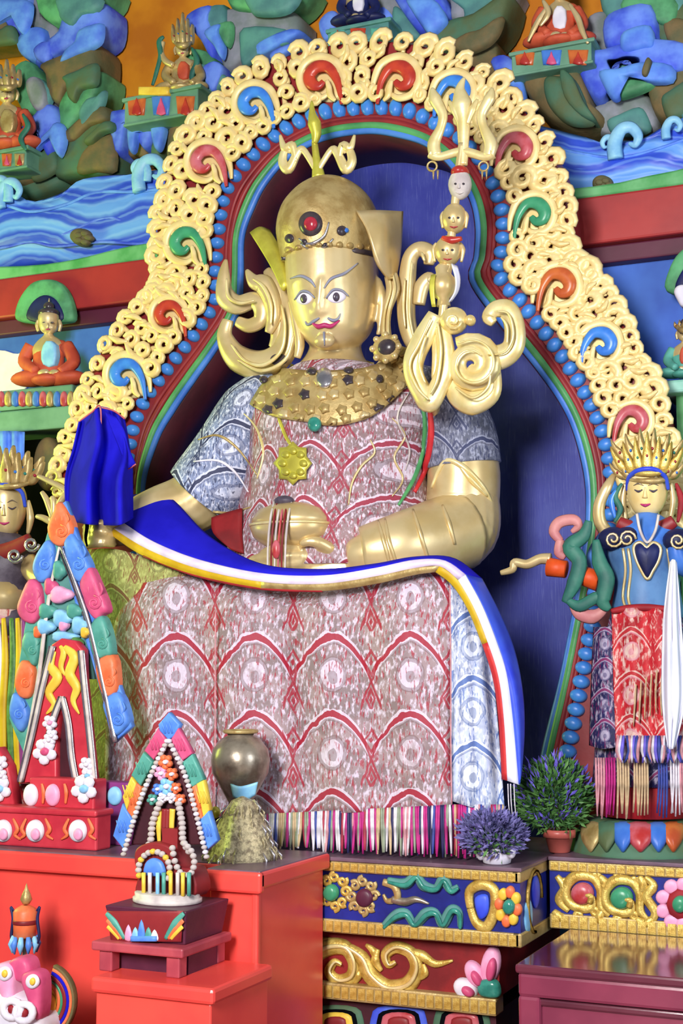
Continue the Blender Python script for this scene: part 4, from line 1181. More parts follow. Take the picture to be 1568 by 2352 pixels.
bs = mk('ribbon_boss', ellpx(1042, 737, Yr, 30, 32, .05), 'gold_bright', st)
mk('ribbon_rib', pxtube(spiral(1040, 737, 20, 1.4, 0, 1, .25, 14), Yr - .045, 3.5, 6, sm=1), 'gold_bright', bs)
mk('ribbon_boss', ellpx(1080, 736, Yr, 11, 13, .03), 'gold_bright', st)
# ------------------------------------------------------------------ small figures
def crown(cx, cy, wd, ht, Y, parent, n=5, m='gold_frieze', ln=.28):
    c = mk('crown_band', pxtube([(cx - wd, cy - 4, Y), (cx - wd * .55, cy + 3, Y - .05), (cx, cy + 5, Y - .07), (cx + wd * .55, cy + 3, Y - .05), (cx + wd, cy - 4, Y)], None, [5, 7, 7, 5], 8), m, parent)
    for k in range(n):
        f = (k - (n - 1) / 2) / ((n - 1) / 2)
        x = cx + f * wd
        h = ht * (1 - .38 * abs(f))
        lean = f * wd * ln
        lw = wd * 1.25 / n
        o = [(x - lw, cy), (x - lw * 1.15 + lean * .4, cy - h * .4), (x - lw * .5 + lean * .8, cy - h * .72), (x + lean, cy - h), (x + lw * .5 + lean * .8, cy - h * .72), (x + lw * 1.15 + lean * .4, cy - h * .4), (x + lw, cy)]
        Yk = Y - .06 * (1 - abs(f))
        l = mk('crown_leaf', puffg(o, Yk, .02, back=.012, sm=3), m, parent)
        mk('crown_jewel', puffg(oval(x + lean * .4, cy - h * .38, lw * .3, lw * .4, 8), Yk - .017, .012, sm=1), ('jewel_red', 'inlay_blue', 'jewel_teal')[k % 3], l)
    return c
def plinth(cx, y0, y1, wd, Y, dep, parent, m='shelf_green', pan=('inlay_orange', 'mold_blue', 'inlay_orange'), nm='pedestal'):
    b = mk(nm, boxpx(cx - wd, y0 + 8, cx + wd, y1 - 4, Y, dep), m, parent, smooth=False, bevel=.006)
    mk('pedestal_cap', boxpx(cx - wd * 1.08, y0, cx + wd * 1.08, y0 + 9, Y - .015, dep + .03), m, parent, smooth=False, bevel=.006)
    mk('pedestal_foot', boxpx(cx - wd * 1.04, y1 - 7, cx + wd * 1.04, y1, Y - .01, dep + .02), m, parent, smooth=False, bevel=.006)
    n = len(pan)
    for k, q in enumerate(pan):
        a = cx - wd + (k + .5) * 2 * wd / n
        hw = wd / n * .78
        p = mk('pedestal_panel', puffg([(a - hw, y0 + 13), (a + hw, y0 + 13), (a + hw * .8, y1 - 10), (a - hw * .8, y1 - 10)], Y, .012, sm=1), q, parent)
        mk('panel_motif', puffg([(a - hw * .5, y1 - 13), (a - hw * .15, y0 + 26), (a, y0 + 16), (a + hw * .15, y0 + 26), (a + hw * .5, y1 - 13)], Y - .012, .008, sm=2), 'inlay_red' if k % 2 == 0 else 'wax_pink', p)
    return b
def figure(label, cx, yseat, s, Y, robe, skin, under='white', hair='dark_blue', crownh=0, lean=0, cat='figure', extra=None, pan=None, pl=None):
    """seated figure: yseat = pixel row of the seat, s = head half-width in pixels"""
    t = thing('seated_figure', label, cat, W(cx, pl[1] if pl else yseat, Y))
    m1 = mpp(cx, yseat, Y)
    mk('crossed_legs', J(ellpx(cx - 1.5 * s, yseat - .7 * s, Y - .02, 2.2 * s, .8 * s, 1.5 * s * m1), ellpx(cx + 1.5 * s, yseat - .7 * s, Y - .02, 2.2 * s, .8 * s, 1.5 * s * m1), ellpx(cx, yseat - .55 * s, Y - .05, 1.6 * s, .6 * s, 1.5 * s * m1)), robe, t)
    tx = cx + lean
    mk('body', J(loftg([(cx, yseat - .4 * s, Y, 1.5 * s, 1.1 * s * m1), (cx + lean * .4, yseat - 2.0 * s, Y, 1.35 * s, .95 * s * m1), (tx, yseat - 3.5 * s, Y, 1.75 * s, .9 * s * m1), (tx, yseat - 4.3 * s, Y, 1.2 * s, .7 * s * m1), (tx, yseat - 4.8 * s, Y, .5 * s, .45 * s * m1), (tx, yseat - 5.3 * s, Y, .45 * s, .45 * s * m1)], 18, 3),
                 loftg([(tx, yseat - 4.95 * s, Y - .01, .35 * s, .3 * s * m1), (tx, yseat - 5.3 * s, Y - .01, .8 * s, .75 * s * m1), (tx, yseat - 6.0 * s, Y, 1.0 * s, .95 * s * m1), (tx, yseat - 6.7 * s, Y, .98 * s, .95 * s * m1), (tx, yseat - 7.2 * s, Y, .5 * s, .5 * s * m1)], 18, 3)), skin, t)
    mk('robe', J(loftg([(cx + lean * .4, yseat - .5 * s, Y, 1.7 * s, 1.2 * s * m1), (tx, yseat - 2.6 * s, Y, 1.6 * s, 1.08 * s * m1), (tx + .25 * s, yseat - 3.6 * s, Y + .01, 1.8 * s, .93 * s * m1), (tx + .3 * s, yseat - 4.2 * s, Y + .015, 1.3 * s, .72 * s * m1)], 18, 3),
                 pxtube([(tx - 1.6 * s, yseat - 3.8 * s, Y), (tx - 2.3 * s, yseat - 2.3 * s, Y - .02), (tx - 1.2 * s, yseat - 1.4 * s, Y - .08)], None, [.7 * s, .65 * s, .45 * s], 10),
                 pxtube([(tx + 1.7 * s, yseat - 3.8 * s, Y), (tx + 2.4 * s, yseat - 2.3 * s, Y - .02), (tx + 1.1 * s, yseat - 1.3 * s, Y - .08)], None, [.7 * s, .65 * s, .45 * s], 10)), robe, t)
    mk('under_robe', puffg([(tx - .2 * s, yseat - 4.3 * s), (tx + .7 * s, yseat - 3.9 * s), (tx + .6 * s, yseat - 2.0 * s), (tx - .5 * s, yseat - 1.9 * s), (tx - .7 * s, yseat - 3.2 * s)], Y - 1.0 * s * m1, .012, back=.03, sm=2), under, t)
    mk('hand', J(ellpx(tx - .5 * s, yseat - 1.25 * s, Y - 1.5 * s * m1, .6 * s, .35 * s, .3 * s * m1), ellpx(tx + .5 * s, yseat - 1.2 * s, Y - 1.5 * s * m1, .6 * s, .35 * s, .3 * s * m1)), skin, t)
    mk('hair', J(ellpx(tx, yseat - 6.92 * s, Y + .06 * s * m1, .97 * s, .55 * s, .98 * s * m1), ellpx(tx, yseat - 7.55 * s, Y + .1 * s * m1, .5 * s, .5 * s, .5 * s * m1)), hair, t)
    for sx in (-1, 1):
        mk('ear', pxtube([(tx + sx * 1.0 * s, yseat - 6.3 * s), (tx + sx * 1.12 * s, yseat - 5.8 * s), (tx + sx * 1.0 * s, yseat - 5.2 * s)], Y, [.12 * s, .2 * s, .14 * s], 8), skin, t)
        mk('eye', ellpx(tx - .08 * s + sx * .38 * s, yseat - 6.05 * s, Y - .88 * s * m1, .2 * s, .08 * s, .1 * s * m1, 8, 6), 'pupil', t)
    mk('mouth', ellpx(tx - .1 * s, yseat - 5.4 * s, Y - .8 * s * m1, .25 * s, .08 * s, .12 * s * m1, 8, 6), 'lips', t)
    mk('nose', ellpx(tx - .1 * s, yseat - 5.75 * s, Y - .97 * s * m1, .12 * s, .3 * s, .12 * s * m1, 8, 6), skin, t)
    if crownh:
        crown(tx, yseat - 6.7 * s, 1.05 * s, crownh, Y - .5 * s * m1, t, 5, 'gold_dull')
    return t
f = figure('small red-robed figure with gold crown at the far upper left', 16, 345, 22, .5, 'robe_orange', 'gold_leaf', 'gold_dull', 'gold_dull', 62, pl=(0, 392))
plinth(16, 340, 392, 44, .43, .2, f, pan=('gold_dull', 'inlay_orange', 'gold_dull'))
mk('scarf', pxtube([(52, 262), (64, 290), (48, 318), (60, 345)], .4, [3, 8, 8, 3], 8, .5), 'cloth_teal', f)
mk('scarf', pxtube([(-18, 262), (-30, 290), (-14, 318)], .4, [3, 8, 3], 8, .5), 'cloth_teal', f)
f = figure('tall-crowned golden figure with raised arm on a painted pedestal, upper left', 416, 214, 17, .52, 'gold_dull', 'gold_leaf', 'robe_orange', 'jewel_dark', 72, lean=4, pl=(0, 275))
plinth(370, 208, 275, 84, .44, .2, f, pan=('inlay_orange', 'mold_blue', 'inlay_orange'))
mk('pedestal_label', puffg([(318, 200), (388, 200), (388, 218), (318, 218)], .42, .012, sm=1, back=.02), 'wax_yellow', f)
mk('raised_arm', pxtube([(398, 150), (380, 140), (370, 120), (374, 96)], .48, [7, 8, 7, 6], 8), 'gold_leaf', f)
mk('arm_scroll', pxtube([(376, 84), (366, 96), (368, 128), (358, 170), (350, 196)], .47, [4, 8, 6, 6, 4], 8, .6), 'cloth_teal', f)
mk('back_scarf', pxtube([(440, 110), (452, 140), (440, 175), (452, 200)], .5, [3, 8, 8, 4], 8, .6), 'cloth_teal', f)
f = figure('small dark blue robed figure on a teal pedestal above the arch crown', 822, 58, 17, .52, 'dark_blue', 'gold_leaf', 'white', 'jewel_dark', 0, pl=(0, 96))
plinth(822, 52, 100, 70, .44, .2, f, m='rock_teal', pan=('wax_teal', 'inlay_red', 'wax_teal'))
f = figure('small orange-robed figure with gold scarves on a painted pedestal, upper right', 1284, 108, 22, .52, 'robe_orange', 'gold_leaf', 'white', 'jewel_dark', 0, pl=(0, 158))
plinth(1266, 102, 160, 92, .44, .2, f, pan=('inlay_orange', 'mold_blue', 'inlay_orange'))
for p in ([(1258, 12), (1240, 40), (1226, 66), (1212, 96)], [(1306, 8), (1326, 40), (1336, 70), (1350, 100)], [(1246, 0), (1258, 30), (1240, 60)]):
    mk('scarf', pxtube(p, .43, [3, 7, 7, 3], 8, .5), 'gold_leaf', f)
# shelf and figure, left niche
zsh = Zp(80, 938, .12)
sh = mk('shelf', boxg(-3.2, W(166, 950, .12).x, .12, YB + .12, Zp(80, 988, .12), zsh), 'shelf_green', smooth=False, bevel=.01)
tag(sh, 'sage green shelf under the orange-robed figure, left of the arch', 'shelf')
bu = figure('orange-robed golden figure with green halo on the left shelf', 112, 886, 24, .21, 'robe_orange', 'gold_leaf', 'wax_sky', 'jewel_dark', 0, cat='figure', pl=(0, 938))
mk('hair_spike', pxtube([(112, 700), (113, 685)], .21, [3, 1], 6, sm=2), 'gold_leaf', bu)
hl = mk('halo', puffg([(36, 732), (44, 690), (72, 652), (104, 642), (136, 648), (160, 680), (170, 732), (140, 742), (104, 746), (70, 742)], .275, .02, back=.03), 'rock_green', bu)
mk('halo_centre', puffg([(62, 732), (72, 698), (100, 678), (130, 690), (146, 732), (104, 742)], .255, .012), 'dark_blue', hl)
lb = mk('lotus_base', boxpx(-4, 890, 166, 937, .13, .24), 'shelf_green', bu, smooth=False, bevel=.01)
for k in range(11):
    x = 4 + k * 16
    mk('lotus_petal', puffg([(x - 7, 932), (x - 7, 908), (x, 898), (x + 7, 908), (x + 7, 932)], .128, .016, sm=2), ('inlay_pink', 'gold_dull', 'mold_blue')[k % 3], lb)
cl_ = mk('cloud_painting', plateg([(-120, 880), (-60, 820), (0, 804), (40, 812), (84, 796), (76, 830), (50, 850), (60, 890), (0, 930), (-120, 930)], YB + .11, .012, .004), 'white')
tag(cl_, 'white cloud painted on the blue niche wall behind the orange-robed figure', 'cloud')
struct(mk('niche_shade_board', boxg(-4.4, W(200, 1100, .3).x, YB + .05, YB + .11, 0, Zp(80, 988, .12)), 'black', smooth=False))  # black board: the shade below the shelf put into its colour
bl = mk('hanging_cloth', sheetg([[(-40, 992, .1), (20, 990, .1), (56, 992, .1)], [(-40, 1060, .08), (20, 1064, .08), (54, 1070, .08)], [(-40, 1130, .1), (20, 1130, .1), (50, 1130, .1)]], 20, 5, fold=lambda u, v: .02 * math.sin(u * 22)), 'rock_ltblue', solid=.006)
tag(bl, 'light blue cloth hanging below the left shelf', 'cloth')
hb2 = mk('carved_halo', puffg(oval(112, 1066, 30, 62, 14), .18, .04, back=.05), 'rock_brown')
tag(hb2, 'dark brown carved halo beside the gilt arch, below the left shelf', 'halo')
# right niche
xs = W(1517, 900, .12).x
zr = Zp(1545, 872, .12)
sh2 = mk('shelf', boxg(xs, 3.6, .12, YB + .12, Zp(1545, 902, .12), zr), 'shelf_mint', smooth=False, bevel=.012)
tag(sh2, 'pale mint shelf at the right edge beside the arch', 'shelf')
struct(mk('wall_panel', boxg(xs + .05, 3.6, .2, YB + .12, 0, Zp(1545, 902, .12)), 'grass_green', smooth=False))
f = figure('small figure in orange and teal seated on the right mint shelf', 1572, 868, 17, .22, 'wax_teal', 'gold_leaf', 'robe_orange', 'jewel_dark', 24, pl=(0, 872))
h2 = mk('halo', puffg([(1530, 668), (1536, 620), (1560, 580), (1600, 560), (1650, 600), (1660, 668), (1600, 680)], .275, .02, back=.03), 'rock_green', f)
mk('halo_centre', puffg([(1552, 668), (1560, 632), (1590, 600), (1630, 630), (1640, 668), (1600, 676)], .255, .012), 'dark_blue', h2)
wf = mk('white_blossom', puffg([(1548, 672), (1556, 658), (1574, 656), (1590, 672), (1580, 700), (1566, 706), (1556, 692)], .24, .03, back=.05), 'white', f)

# ------------------------------------------------------------------ standing crowned figures at both sides
def face(cx, cy, wd, ht, Y, parent, m='gold_paint'):
    mm = mpp(cx, cy, Y)
    g = loftg([(cx, cy + ht, Y - .02, wd * .35, wd * .3 * mm), (cx, cy + ht * .82, Y - .015, wd * .66, wd * .62 * mm), (cx, cy + ht * .4, Y - .005, wd * .92, wd * .88 * mm), (cx, cy, Y, wd, wd * mm), (cx, cy - ht * .5, Y, wd, wd * mm), (cx, cy - ht, Y, wd * .7, wd * .7 * mm)], 22, 4)
    o = mk('head', J(g, loftg([(cx + 4, cy + ht * 1.5, Y + .01, wd * .55, wd * .5 * mm), (cx + 4, cy + ht * .6, Y + .01, wd * .5, wd * .5 * mm)], 16, 1)), m, parent)
    bv = bvh(g)
    for dx in (-.44, .30):
        mk('eye', tubeg(hitpath(bv, [(cx + (dx - .2) * wd, cy - .02 * ht), (cx + dx * wd, cy + .05 * ht), (cx + (dx + .2) * wd, cy - .03 * ht)], .002), [.002, .005, .002], 6), 'pupil', o)
        mk('eyebrow', tubeg(hitpath(bv, [(cx + (dx - .25) * wd, cy - .18 * ht), (cx + dx * wd, cy - .27 * ht), (cx + (dx + .26) * wd, cy - .18 * ht)], .002), [.001, .004, .001], 6), 'brass', o)
    mk('nose', tubeg(hitpath(bv, [(cx - .1 * wd, cy - .12 * ht), (cx - .12 * wd, cy + .3 * ht)], -.002), [.004, .012], 8), m, o)
    mk('mouth', tubeg(hitpath(bv, [(cx - .34 * wd, cy + .55 * ht), (cx - .1 * wd, cy + .6 * ht), (cx + .16 * wd, cy + .54 * ht)], .001), [.002, .007, .002], 6), 'lips', o)
    return o
Yd = -.32
dv = thing('standing_figure', 'gold-faced standing figure with tall crown and red apron at the right', 'statue', W(1480, 1885, Yd))
face(1486, 1126, 46, 58, Yd, dv)
mk('hairline', pxtube([(1440, 1126, Yd - .02), (1444, 1096, Yd - .06), (1468, 1080, Yd - .1), (1500, 1078, Yd - .1), (1526, 1094, Yd - .06), (1534, 1124, Yd - .02)], None, [4, 6, 6, 4], 8), 'silk_blue2', dv)
crown(1486, 1082, 52, 92, Yd - .03, dv, 7, 'gold_frieze', .62)
crown(1486, 1060, 48, 84, Yd + .0, dv, 6, 'gold_dull', .75)
crown(1486, 1100, 56, 60, Yd - .01, dv, 8, 'gold_dull', .55)
for sx, x in ((-1, 1436), (1, 1540)):
    mk('ear', pxtube([(x, 1110), (x + sx * 6, 1150), (x, 1190), (x + sx * 2, 1215)], Yd, [5, 8, 6, 3], 8), 'gold_leaf', dv)
mk('body', J(loftg([(1486, 1430, Yd, 84, .15), (1486, 1340, Yd, 72, .14), (1486, 1270, Yd, 88, .15), (1486, 1230, Yd, 92, .13), (1486, 1205, Yd, 60, .1), (1486, 1180, Yd, 26, .06)], 24),
             pxtube([(1400, 1240, Yd), (1376, 1280, Yd), (1382, 1330, Yd - .03), (1362, 1370, Yd - .08)], None, [30, 30, 26, 16], 12),
             pxtube([(1570, 1240, Yd), (1590, 1300, Yd - .02), (1560, 1290, Yd - .1), (1548, 1240, Yd - .12)], None, [30, 28, 22, 16], 12)), 'mold_blue', dv)
tn = loftg([(1486, 1420, Yd, 86, .155), (1486, 1340, Yd, 75, .145), (1486, 1275, Yd, 90, .155), (1486, 1245, Yd, 86, .14)], 24)
tb = bvh(tn)
tu = mk('tunic', tn, 'tunic_blue', dv)
hp = [(1485, 1258), (1500, 1246), (1516, 1258), (1512, 1286), (1498, 1312), (1486, 1330), (1470, 1306), (1458, 1276), (1456, 1254), (1470, 1246)]
mk('breastplate', puffhit(tb, hp, .02, .006, Yd=Yd - .15), 'dark_blue', tu)
mk('breastplate_edge', tubeg([hit(tb, p[0], p[1], .01, Yd - .15) for p in cr(hp, 4, True)], .007, 6, closed=True), 'gold_leaf', tu)
for x in (1430, 1442, 1532):
    mk('gold_strip', tubeg(hitpath(tb, [(x, 1260), (x + 6, 1310), (x, 1370), (x + 8, 1400)], .004), .006, 6), 'gold_leaf', tu)
for cx, cy, d in ((1408, 1232, 1), (1440, 1232, -1), (1556, 1236, 1)):
    mk('shoulder_guard', ellpx(cx, cy + 6, Yd - .1, 32, 28, .06), 'dark_blue', dv)
    mk('shoulder_scroll', pxtube(spiral(cx, cy + 6, 20, 1.5, 0, d, .2, 16), Yd - .155, 3, 6, sm=1), 'gold_leaf', dv)
mk('collar_cloth', pxtube([(1420, 1200), (1450, 1214), (1486, 1226), (1522, 1212), (1548, 1196)], Yd - .08, [14, 18, 16, 18, 14], 10, .6), 'maroon', dv)
mk('necklace', pxtube([(1462, 1180), (1470, 1220), (1486, 1246), (1504, 1220), (1512, 1182)], Yd - .15, 3.5, 6), 'bone', dv)
# raised left sleeve and long side ornaments
mk('sleeve', pxtube([(1402, 1235, Yd), (1378, 1200, Yd - .02), (1376, 1160, Yd - .03), (1394, 1118, Yd - .03), (1410, 1090, Yd)], None, [16, 15, 14, 12, 6], 10, .7), 'gold_leaf', dv)
for p, m in (([(1428, 1110), (1412, 1140), (1424, 1170), (1410, 1200)], 'cloth_teal'), ([(1420, 1120), (1404, 1150), (1412, 1190)], 'inlay_blue'), ([(1552, 1110), (1564, 1150), (1556, 1200)], 'robe_red')):
    mk('side_ribbon', pxtube(p, Yd - .04, [3, 7, 7, 3], 8, .5), m, dv)
# red apron, navy side panels and fringes
sk = loftg([(1480, 1800, Yd, 118, .19), (1480, 1600, Yd, 104, .18), (1484, 1420, Yd, 86, .16)], 26)
mk('skirt', sk, 'brocade_navy', dv, uv=uvw(sk))
Yp = Yd - .21
mk('apron', sheetg([[(1404, 1402, Yp), (1460, 1396, Yp - .02), (1545, 1400, Yp)], [(1408, 1560, Yp - .03), (1470, 1560, Yp - .05), (1560, 1560, Yp - .03)], [(1414, 1706, Yp - .04), (1480, 1706, Yp - .06), (1572, 1700, Yp - .04)]], 24, 8, fold=lambda u, v: .012 * math.sin(u * 15)), 'brocade_apron', dv, solid=.008)
mk('navy_panel', sheetg([[(1364, 1440, Yd - .12), (1386, 1440, Yp + .02), (1405, 1438, Yp + .01)], [(1358, 1580, Yd - .14), (1384, 1584, Yp), (1410, 1584, Yp - .01)], [(1354, 1712, Yd - .15), (1384, 1720, Yp - .01), (1416, 1716, Yp - .02)]], 14, 6), 'brocade_navy', dv, solid=.008)
mk('waist_sash', pxtube([(1404, 1404), (1440, 1398), (1490, 1396), (1560, 1402)], Yp - .01, [6, 9, 9, 6], 8), 'robe_red', dv)
r6 = random.Random(8)
for k in range(9):
    a = PI * (k / 8 - .5)
    x0, y0 = 1500 + 12 * k - 40, 1540 + 8 * abs(k - 4)
    mk('apron_tassel', pxtube([(x0, y0, Yp - .08), (x0 - 3, y0 + 50, Yp - .085), (x0 - 6 + k, y0 + 96, Yp - .085)], None, [2, 2.6, 1.4], 5, sm=2), 'f_sand', dv)
for k in range(26):
    x0 = 1420 + k * 6.2
    mk('hem_frill', pxtube([(x0, 1690, Yp - .07), (x0 + r6.uniform(-6, 6), 1725, Yp - .09), (x0 + r6.uniform(-9, 9), 1752, Yp - .08)], None, [3, 5, 2], 5, sm=2), ('f_rose', 'f_white', 'flower_violet', 'f_blue')[k % 4], dv)
gr = [('f_rose', 1368, 1392), ('f_magenta', 1392, 1412), ('f_sand', 1418, 1444), ('f_sand', 1456, 1492), ('f_blue', 1512, 1532), ('f_white', 1540, 1562), ('f_rose', 1562, 1580)]
for m, a, b in gr:
    x = a
    while x < b:
        mk('fringe_strand', pxtube([(x, 1740, Yp - .03), (x + 1, 1800, Yp - .03), (x + r6.uniform(-5, 5), 1874 + r6.uniform(-8, 8), Yp - .02)], None, [2.4, 3, 2], 5, sm=2), m, dv)
        x += 6
mk('underskirt', loftg([(1480, 1872, Yd, 104, .17), (1480, 1790, Yd, 110, .18)], 22, 1), 'robe_red', dv)
# lotus stand
ls = mk('lotus_stand', loftg([(1470, 1962, Yd, 160, .27), (1470, 1925, Yd, 150, .25), (1470, 1890, Yd, 132, .22), (1470, 1878, Yd, 120, .2)], 30, 2), 'rock_dkgreen', dv)
lv = bvh(loftg([(1470, 1962, Yd, 160, .27), (1470, 1925, Yd, 150, .25), (1470, 1890, Yd, 132, .22), (1470, 1878, Yd, 120, .2)], 30, 2))
for k, (x, m) in enumerate(((1356, 'gold_dull'), (1392, 'rock_dkgreen'), (1430, 'mold_blue'), (1470, 'inlay_pink'), (1512, 'mold_blue'), (1546, 'inlay_orange'))):
    w_ = 20 if k != 3 else 28
    mk('lotus_petal', puffhit(lv, [(x - w_, 1890), (x - w_ * 1.1, 1925), (x - w_ * .4, 1950), (x, 1958), (x + w_ * .4, 1950), (x + w_ * 1.1, 1925), (x + w_, 1890)], .03, .003, Yd=Yd - .25), m, ls)
# horn with green and pink scrolls, held out to the left
hn = thing('scroll_horn', 'gold horn with orange barrel and green scarf scrolls beside the standing figure', 'horn', W(1310, 1330, Yd - .1))
Yh = Yd - .1
mk('horn_tube', pxtube([(1150, 1316), (1176, 1308), (1182, 1292), (1210, 1296), (1240, 1284), (1264, 1284)], Yh, [6, 9, 10, 11, 12, 14], 10), 'gold_leaf', hn)
mk('barrel', pxtube([(1258, 1302), (1300, 1308)], Yh, [22, 20], 12, sm=2), 'orange_cloth', hn)
mk('barrel', pxtube([(1328, 1318), (1376, 1336)], Yh, [22, 24], 12, sm=2), 'orange_cloth', hn)
for p, r in (([(1352, 1196), (1340, 1230), (1310, 1256), (1330, 1290), (1318, 1340), (1296, 1384)], [8, 16, 20, 18, 18, 8]), ([(1368, 1240), (1376, 1290), (1392, 1330), (1384, 1380), (1400, 1400)], [8, 18, 20, 18, 6]), ([(1300, 1376), (1330, 1392), (1372, 1372), (1390, 1392)], [6, 14, 14, 6])):
    mk('green_scarf', pxtube(p, Yh - .04, r, 10, .5), 'cloth_teal', hn)
for p, r in (([(1288, 1244), (1272, 1222), (1284, 1200), (1316, 1194), (1328, 1208), (1312, 1222)], [8, 13, 14, 13, 10, 5]), ([(1286, 1240), (1284, 1268), (1298, 1280)], [10, 13, 7]), ([(1312, 1380), (1330, 1408), (1362, 1416), (1390, 1398)], [8, 16, 17, 8])):
    mk('pink_scroll', pxtube(p, Yh - .02, r, 10, .6), 'pink_skin', hn)
# white scarf hanging from the hand
wsf = mk('white_scarf', sheetg([[(1540, 1290, Yd - .3), (1546, 1284, Yd - .32), (1552, 1292, Yd - .3)], [(1524, 1420, Yd - .34), (1540, 1420, Yd - .38), (1562, 1420, Yd - .34)], [(1520, 1600, Yd - .36), (1540, 1600, Yd - .4), (1572, 1600, Yd - .36)], [(1534, 1716, Yd - .36), (1540, 1722, Yd - .38), (1548, 1716, Yd - .36)]], 24, 8, fold=lambda u, v: .015 * math.sin(u * 16)), 'white_silk', solid=.006)
tag(wsf, 'long white silk scarf hanging at the right edge before the red apron', 'scarf')

# left standing figure, cut by the frame
Yl = -.3
dl = thing('standing_figure', 'dark gold crowned figure at the left edge behind the tall painted offering', 'statue', W(-10, 1900, Yl))
face(14, 1166, 46, 62, Yl, dl, 'gold_leaf')
crown(14, 1112, 54, 84, Yl - .03, dl, 7, 'gold_dull', .6)
crown(14, 1100, 50, 84, Yl, dl, 6, 'gold_dull', .7)
mk('hairline', pxtube([(-34, 1164, Yl - .02), (-26, 1130, Yl - .06), (10, 1114, Yl - .1), (48, 1128, Yl - .06), (58, 1164, Yl - .02)], None, [4, 6, 4], 8), 'silk_blue2', dl)
mk('ear', pxtube([(64, 1150), (70, 1190), (64, 1226)], Yl, [5, 9, 4], 8), 'gold_leaf', dl)
bd = loftg([(0, 1460, Yl, 84, .16), (0, 1370, Yl, 66, .14), (0, 1300, Yl, 88, .15), (0, 1250, Yl, 80, .12), (0, 1220, Yl, 30, .07)], 22)
mk('body', bd, 'brocade_dkedge', dl)
mk('collar_cloth', pxtube([(-60, 1246), (0, 1270), (70, 1240)], Yl - .1, [16, 22, 16], 10, .6), 'maroon', dl)
for c in ((34, 1276), (72, 1250)):
    mk('shoulder_scroll', pxtube(spiral(c[0], c[1], 18, 1.5, 0, 1, .2, 16), Yl - .16, 4, 6, sm=1), 'silver', dl)
mk('waist', loftg([(4, 1400, Yl - .02, 62, .15), (4, 1340, Yl - .02, 56, .14)], 18, 1), 'gold_leaf', dl)
sk2 = loftg([(0, 1900, Yl, 96, .2), (0, 1650, Yl, 84, .18), (0, 1400, Yl, 70, .16)], 22)
mk('skirt', sk2, 'brocade_apron', dl, uv=uvw(sk2))
for k, (m, x) in enumerate((('silk_yellow', 8), ('leaf', 26), ('silk_yellow', 40), ('purple', 52), ('mold_green', 64), ('white', -6))):
    mk('side_ribbon', pxtube([(x, 1420, Yl - .2), (x + 4, 1520, Yl - .22), (x - 2, 1640, Yl - .23), (x + 2, 1800, Yl - .22)], None, [6, 10, 11, 8], 8, .5), m, dl)
mk('raised_arm', pxtube([(60, 1290, Yl), (96, 1330, Yl - .06), (118, 1270, Yl - .12), (124, 1220, Yl - .14), (122, 1190, Yl - .14)], None, [26, 22, 16, 13, 12], 12), 'gold_leaf', dl)
for p in ([(122, 1196), (124, 1160), (120, 1140)], [(122, 1190), (108, 1150), (96, 1130)], [(126, 1188), (140, 1150), (152, 1128), (110, 1104), (88, 1094)], [(118, 1200), (100, 1190), (84, 1186)], [(128, 1192), (136, 1170), (134, 1150)]):
    mk('finger', pxtube(p, Yl - .15, [8, 8, 7, 5], 8), 'gold_leaf', dl)
# ------------------------------------------------------------------ painted altar ledges
Y1, Y2 = -.95, -.62
x1r = W(1192, 2060, Y1).x
x1l = W(420, 2060, Y1).x
zt, zbm = Zp(1190, 1993, Y1), Zp(1190, 2178, Y1)
ml = .055                                    # moulding height
al = thing('altar_ledge', 'navy altar ledge with gilt scroll frieze under the brocade fringe', 'ledge', ((x1l + x1r) / 2, Y1 + .4, zbm))
mk('ledge_body', boxg(x1l, x1r, Y1 + .012, -.03, zbm + .02, zt - .015), 'navy_ledge', al, smooth=False)
mk('ledge_top', boxg(x1l, x1r + .012, Y1 - .01, -.03, zt - .015, zt), 'altar_top', al, smooth=False, bevel=.004)
for nm, za, zb_ in (('top_moulding', zt - ml, zt - .015), ('bottom_moulding', zbm, zbm + ml * .9)):
    mo = mk(nm, boxg(x1l, x1r, Y1, Y1 + .03, za, zb_), 'gold_dull', al, smooth=False, bevel=.006)
    mo2 = mk(nm, boxg(x1r - .03, x1r + .006, Y1, -.03, za, zb_), 'gold_dull', al, smooth=False, bevel=.006)
    k = 0
    x = x1r - .012
    while x > W(660, 2060, Y1).x:
        mk('moulding_dash', boxg(x - .026, x, Y1 - .006, Y1 + .01, za + .006, zb_ - .006), 'gold_frieze', mo, smooth=False)
        x -= .034
Yf = Y1 + .008
def gtube(p, r, m='gold_frieze', par=None, Y=None, nm='frieze_scroll'):
    k = 1.3 if par is not None and nm == 'frieze_scroll' else 1.1
    return mk(nm, pxtube(p, Yf if Y is None else Y, [x * k for x in r], 8, .7), m, par or al)
for cx, cy in ((768, 2048), (833, 2058)):
    for k in range(8):
        a = k * PI / 4
        q = spiral(cx + 26 * math.cos(a), cy + 34 * math.sin(a), 11, 1.2, a, 1 if k % 2 else -1, .3, 10)
        gtube(q, [5, 5, 3], 'gold_frieze' if cx < 800 else 'gold_dull')
mk('gem', puffg(oval(762, 2050, 17, 20), Yf, .03, sm=2), 'inlay_green', al)
mk('gem', puffg(oval(838, 2062, 20, 22), Yf, .02, sm=2), 'plum', al)
mk('gem', puffg(oval(700, 2052, 16, 20), Yf, .03, sm=2), 'inlay_pink', al)
gtube([(838, 2040), (852, 2055), (846, 2078), (826, 2076)], [3, 5, 5, 3], 'gold_dull')
gtube([(880, 2026), (905, 2036), (912, 2062), (890, 2070), (880, 2054)], [8, 9, 8, 6, 3], 'gold_dull')
gtube([(900, 2066), (930, 2072), (955, 2066), (985, 2076)], [8, 9, 7, 2], 'brass')
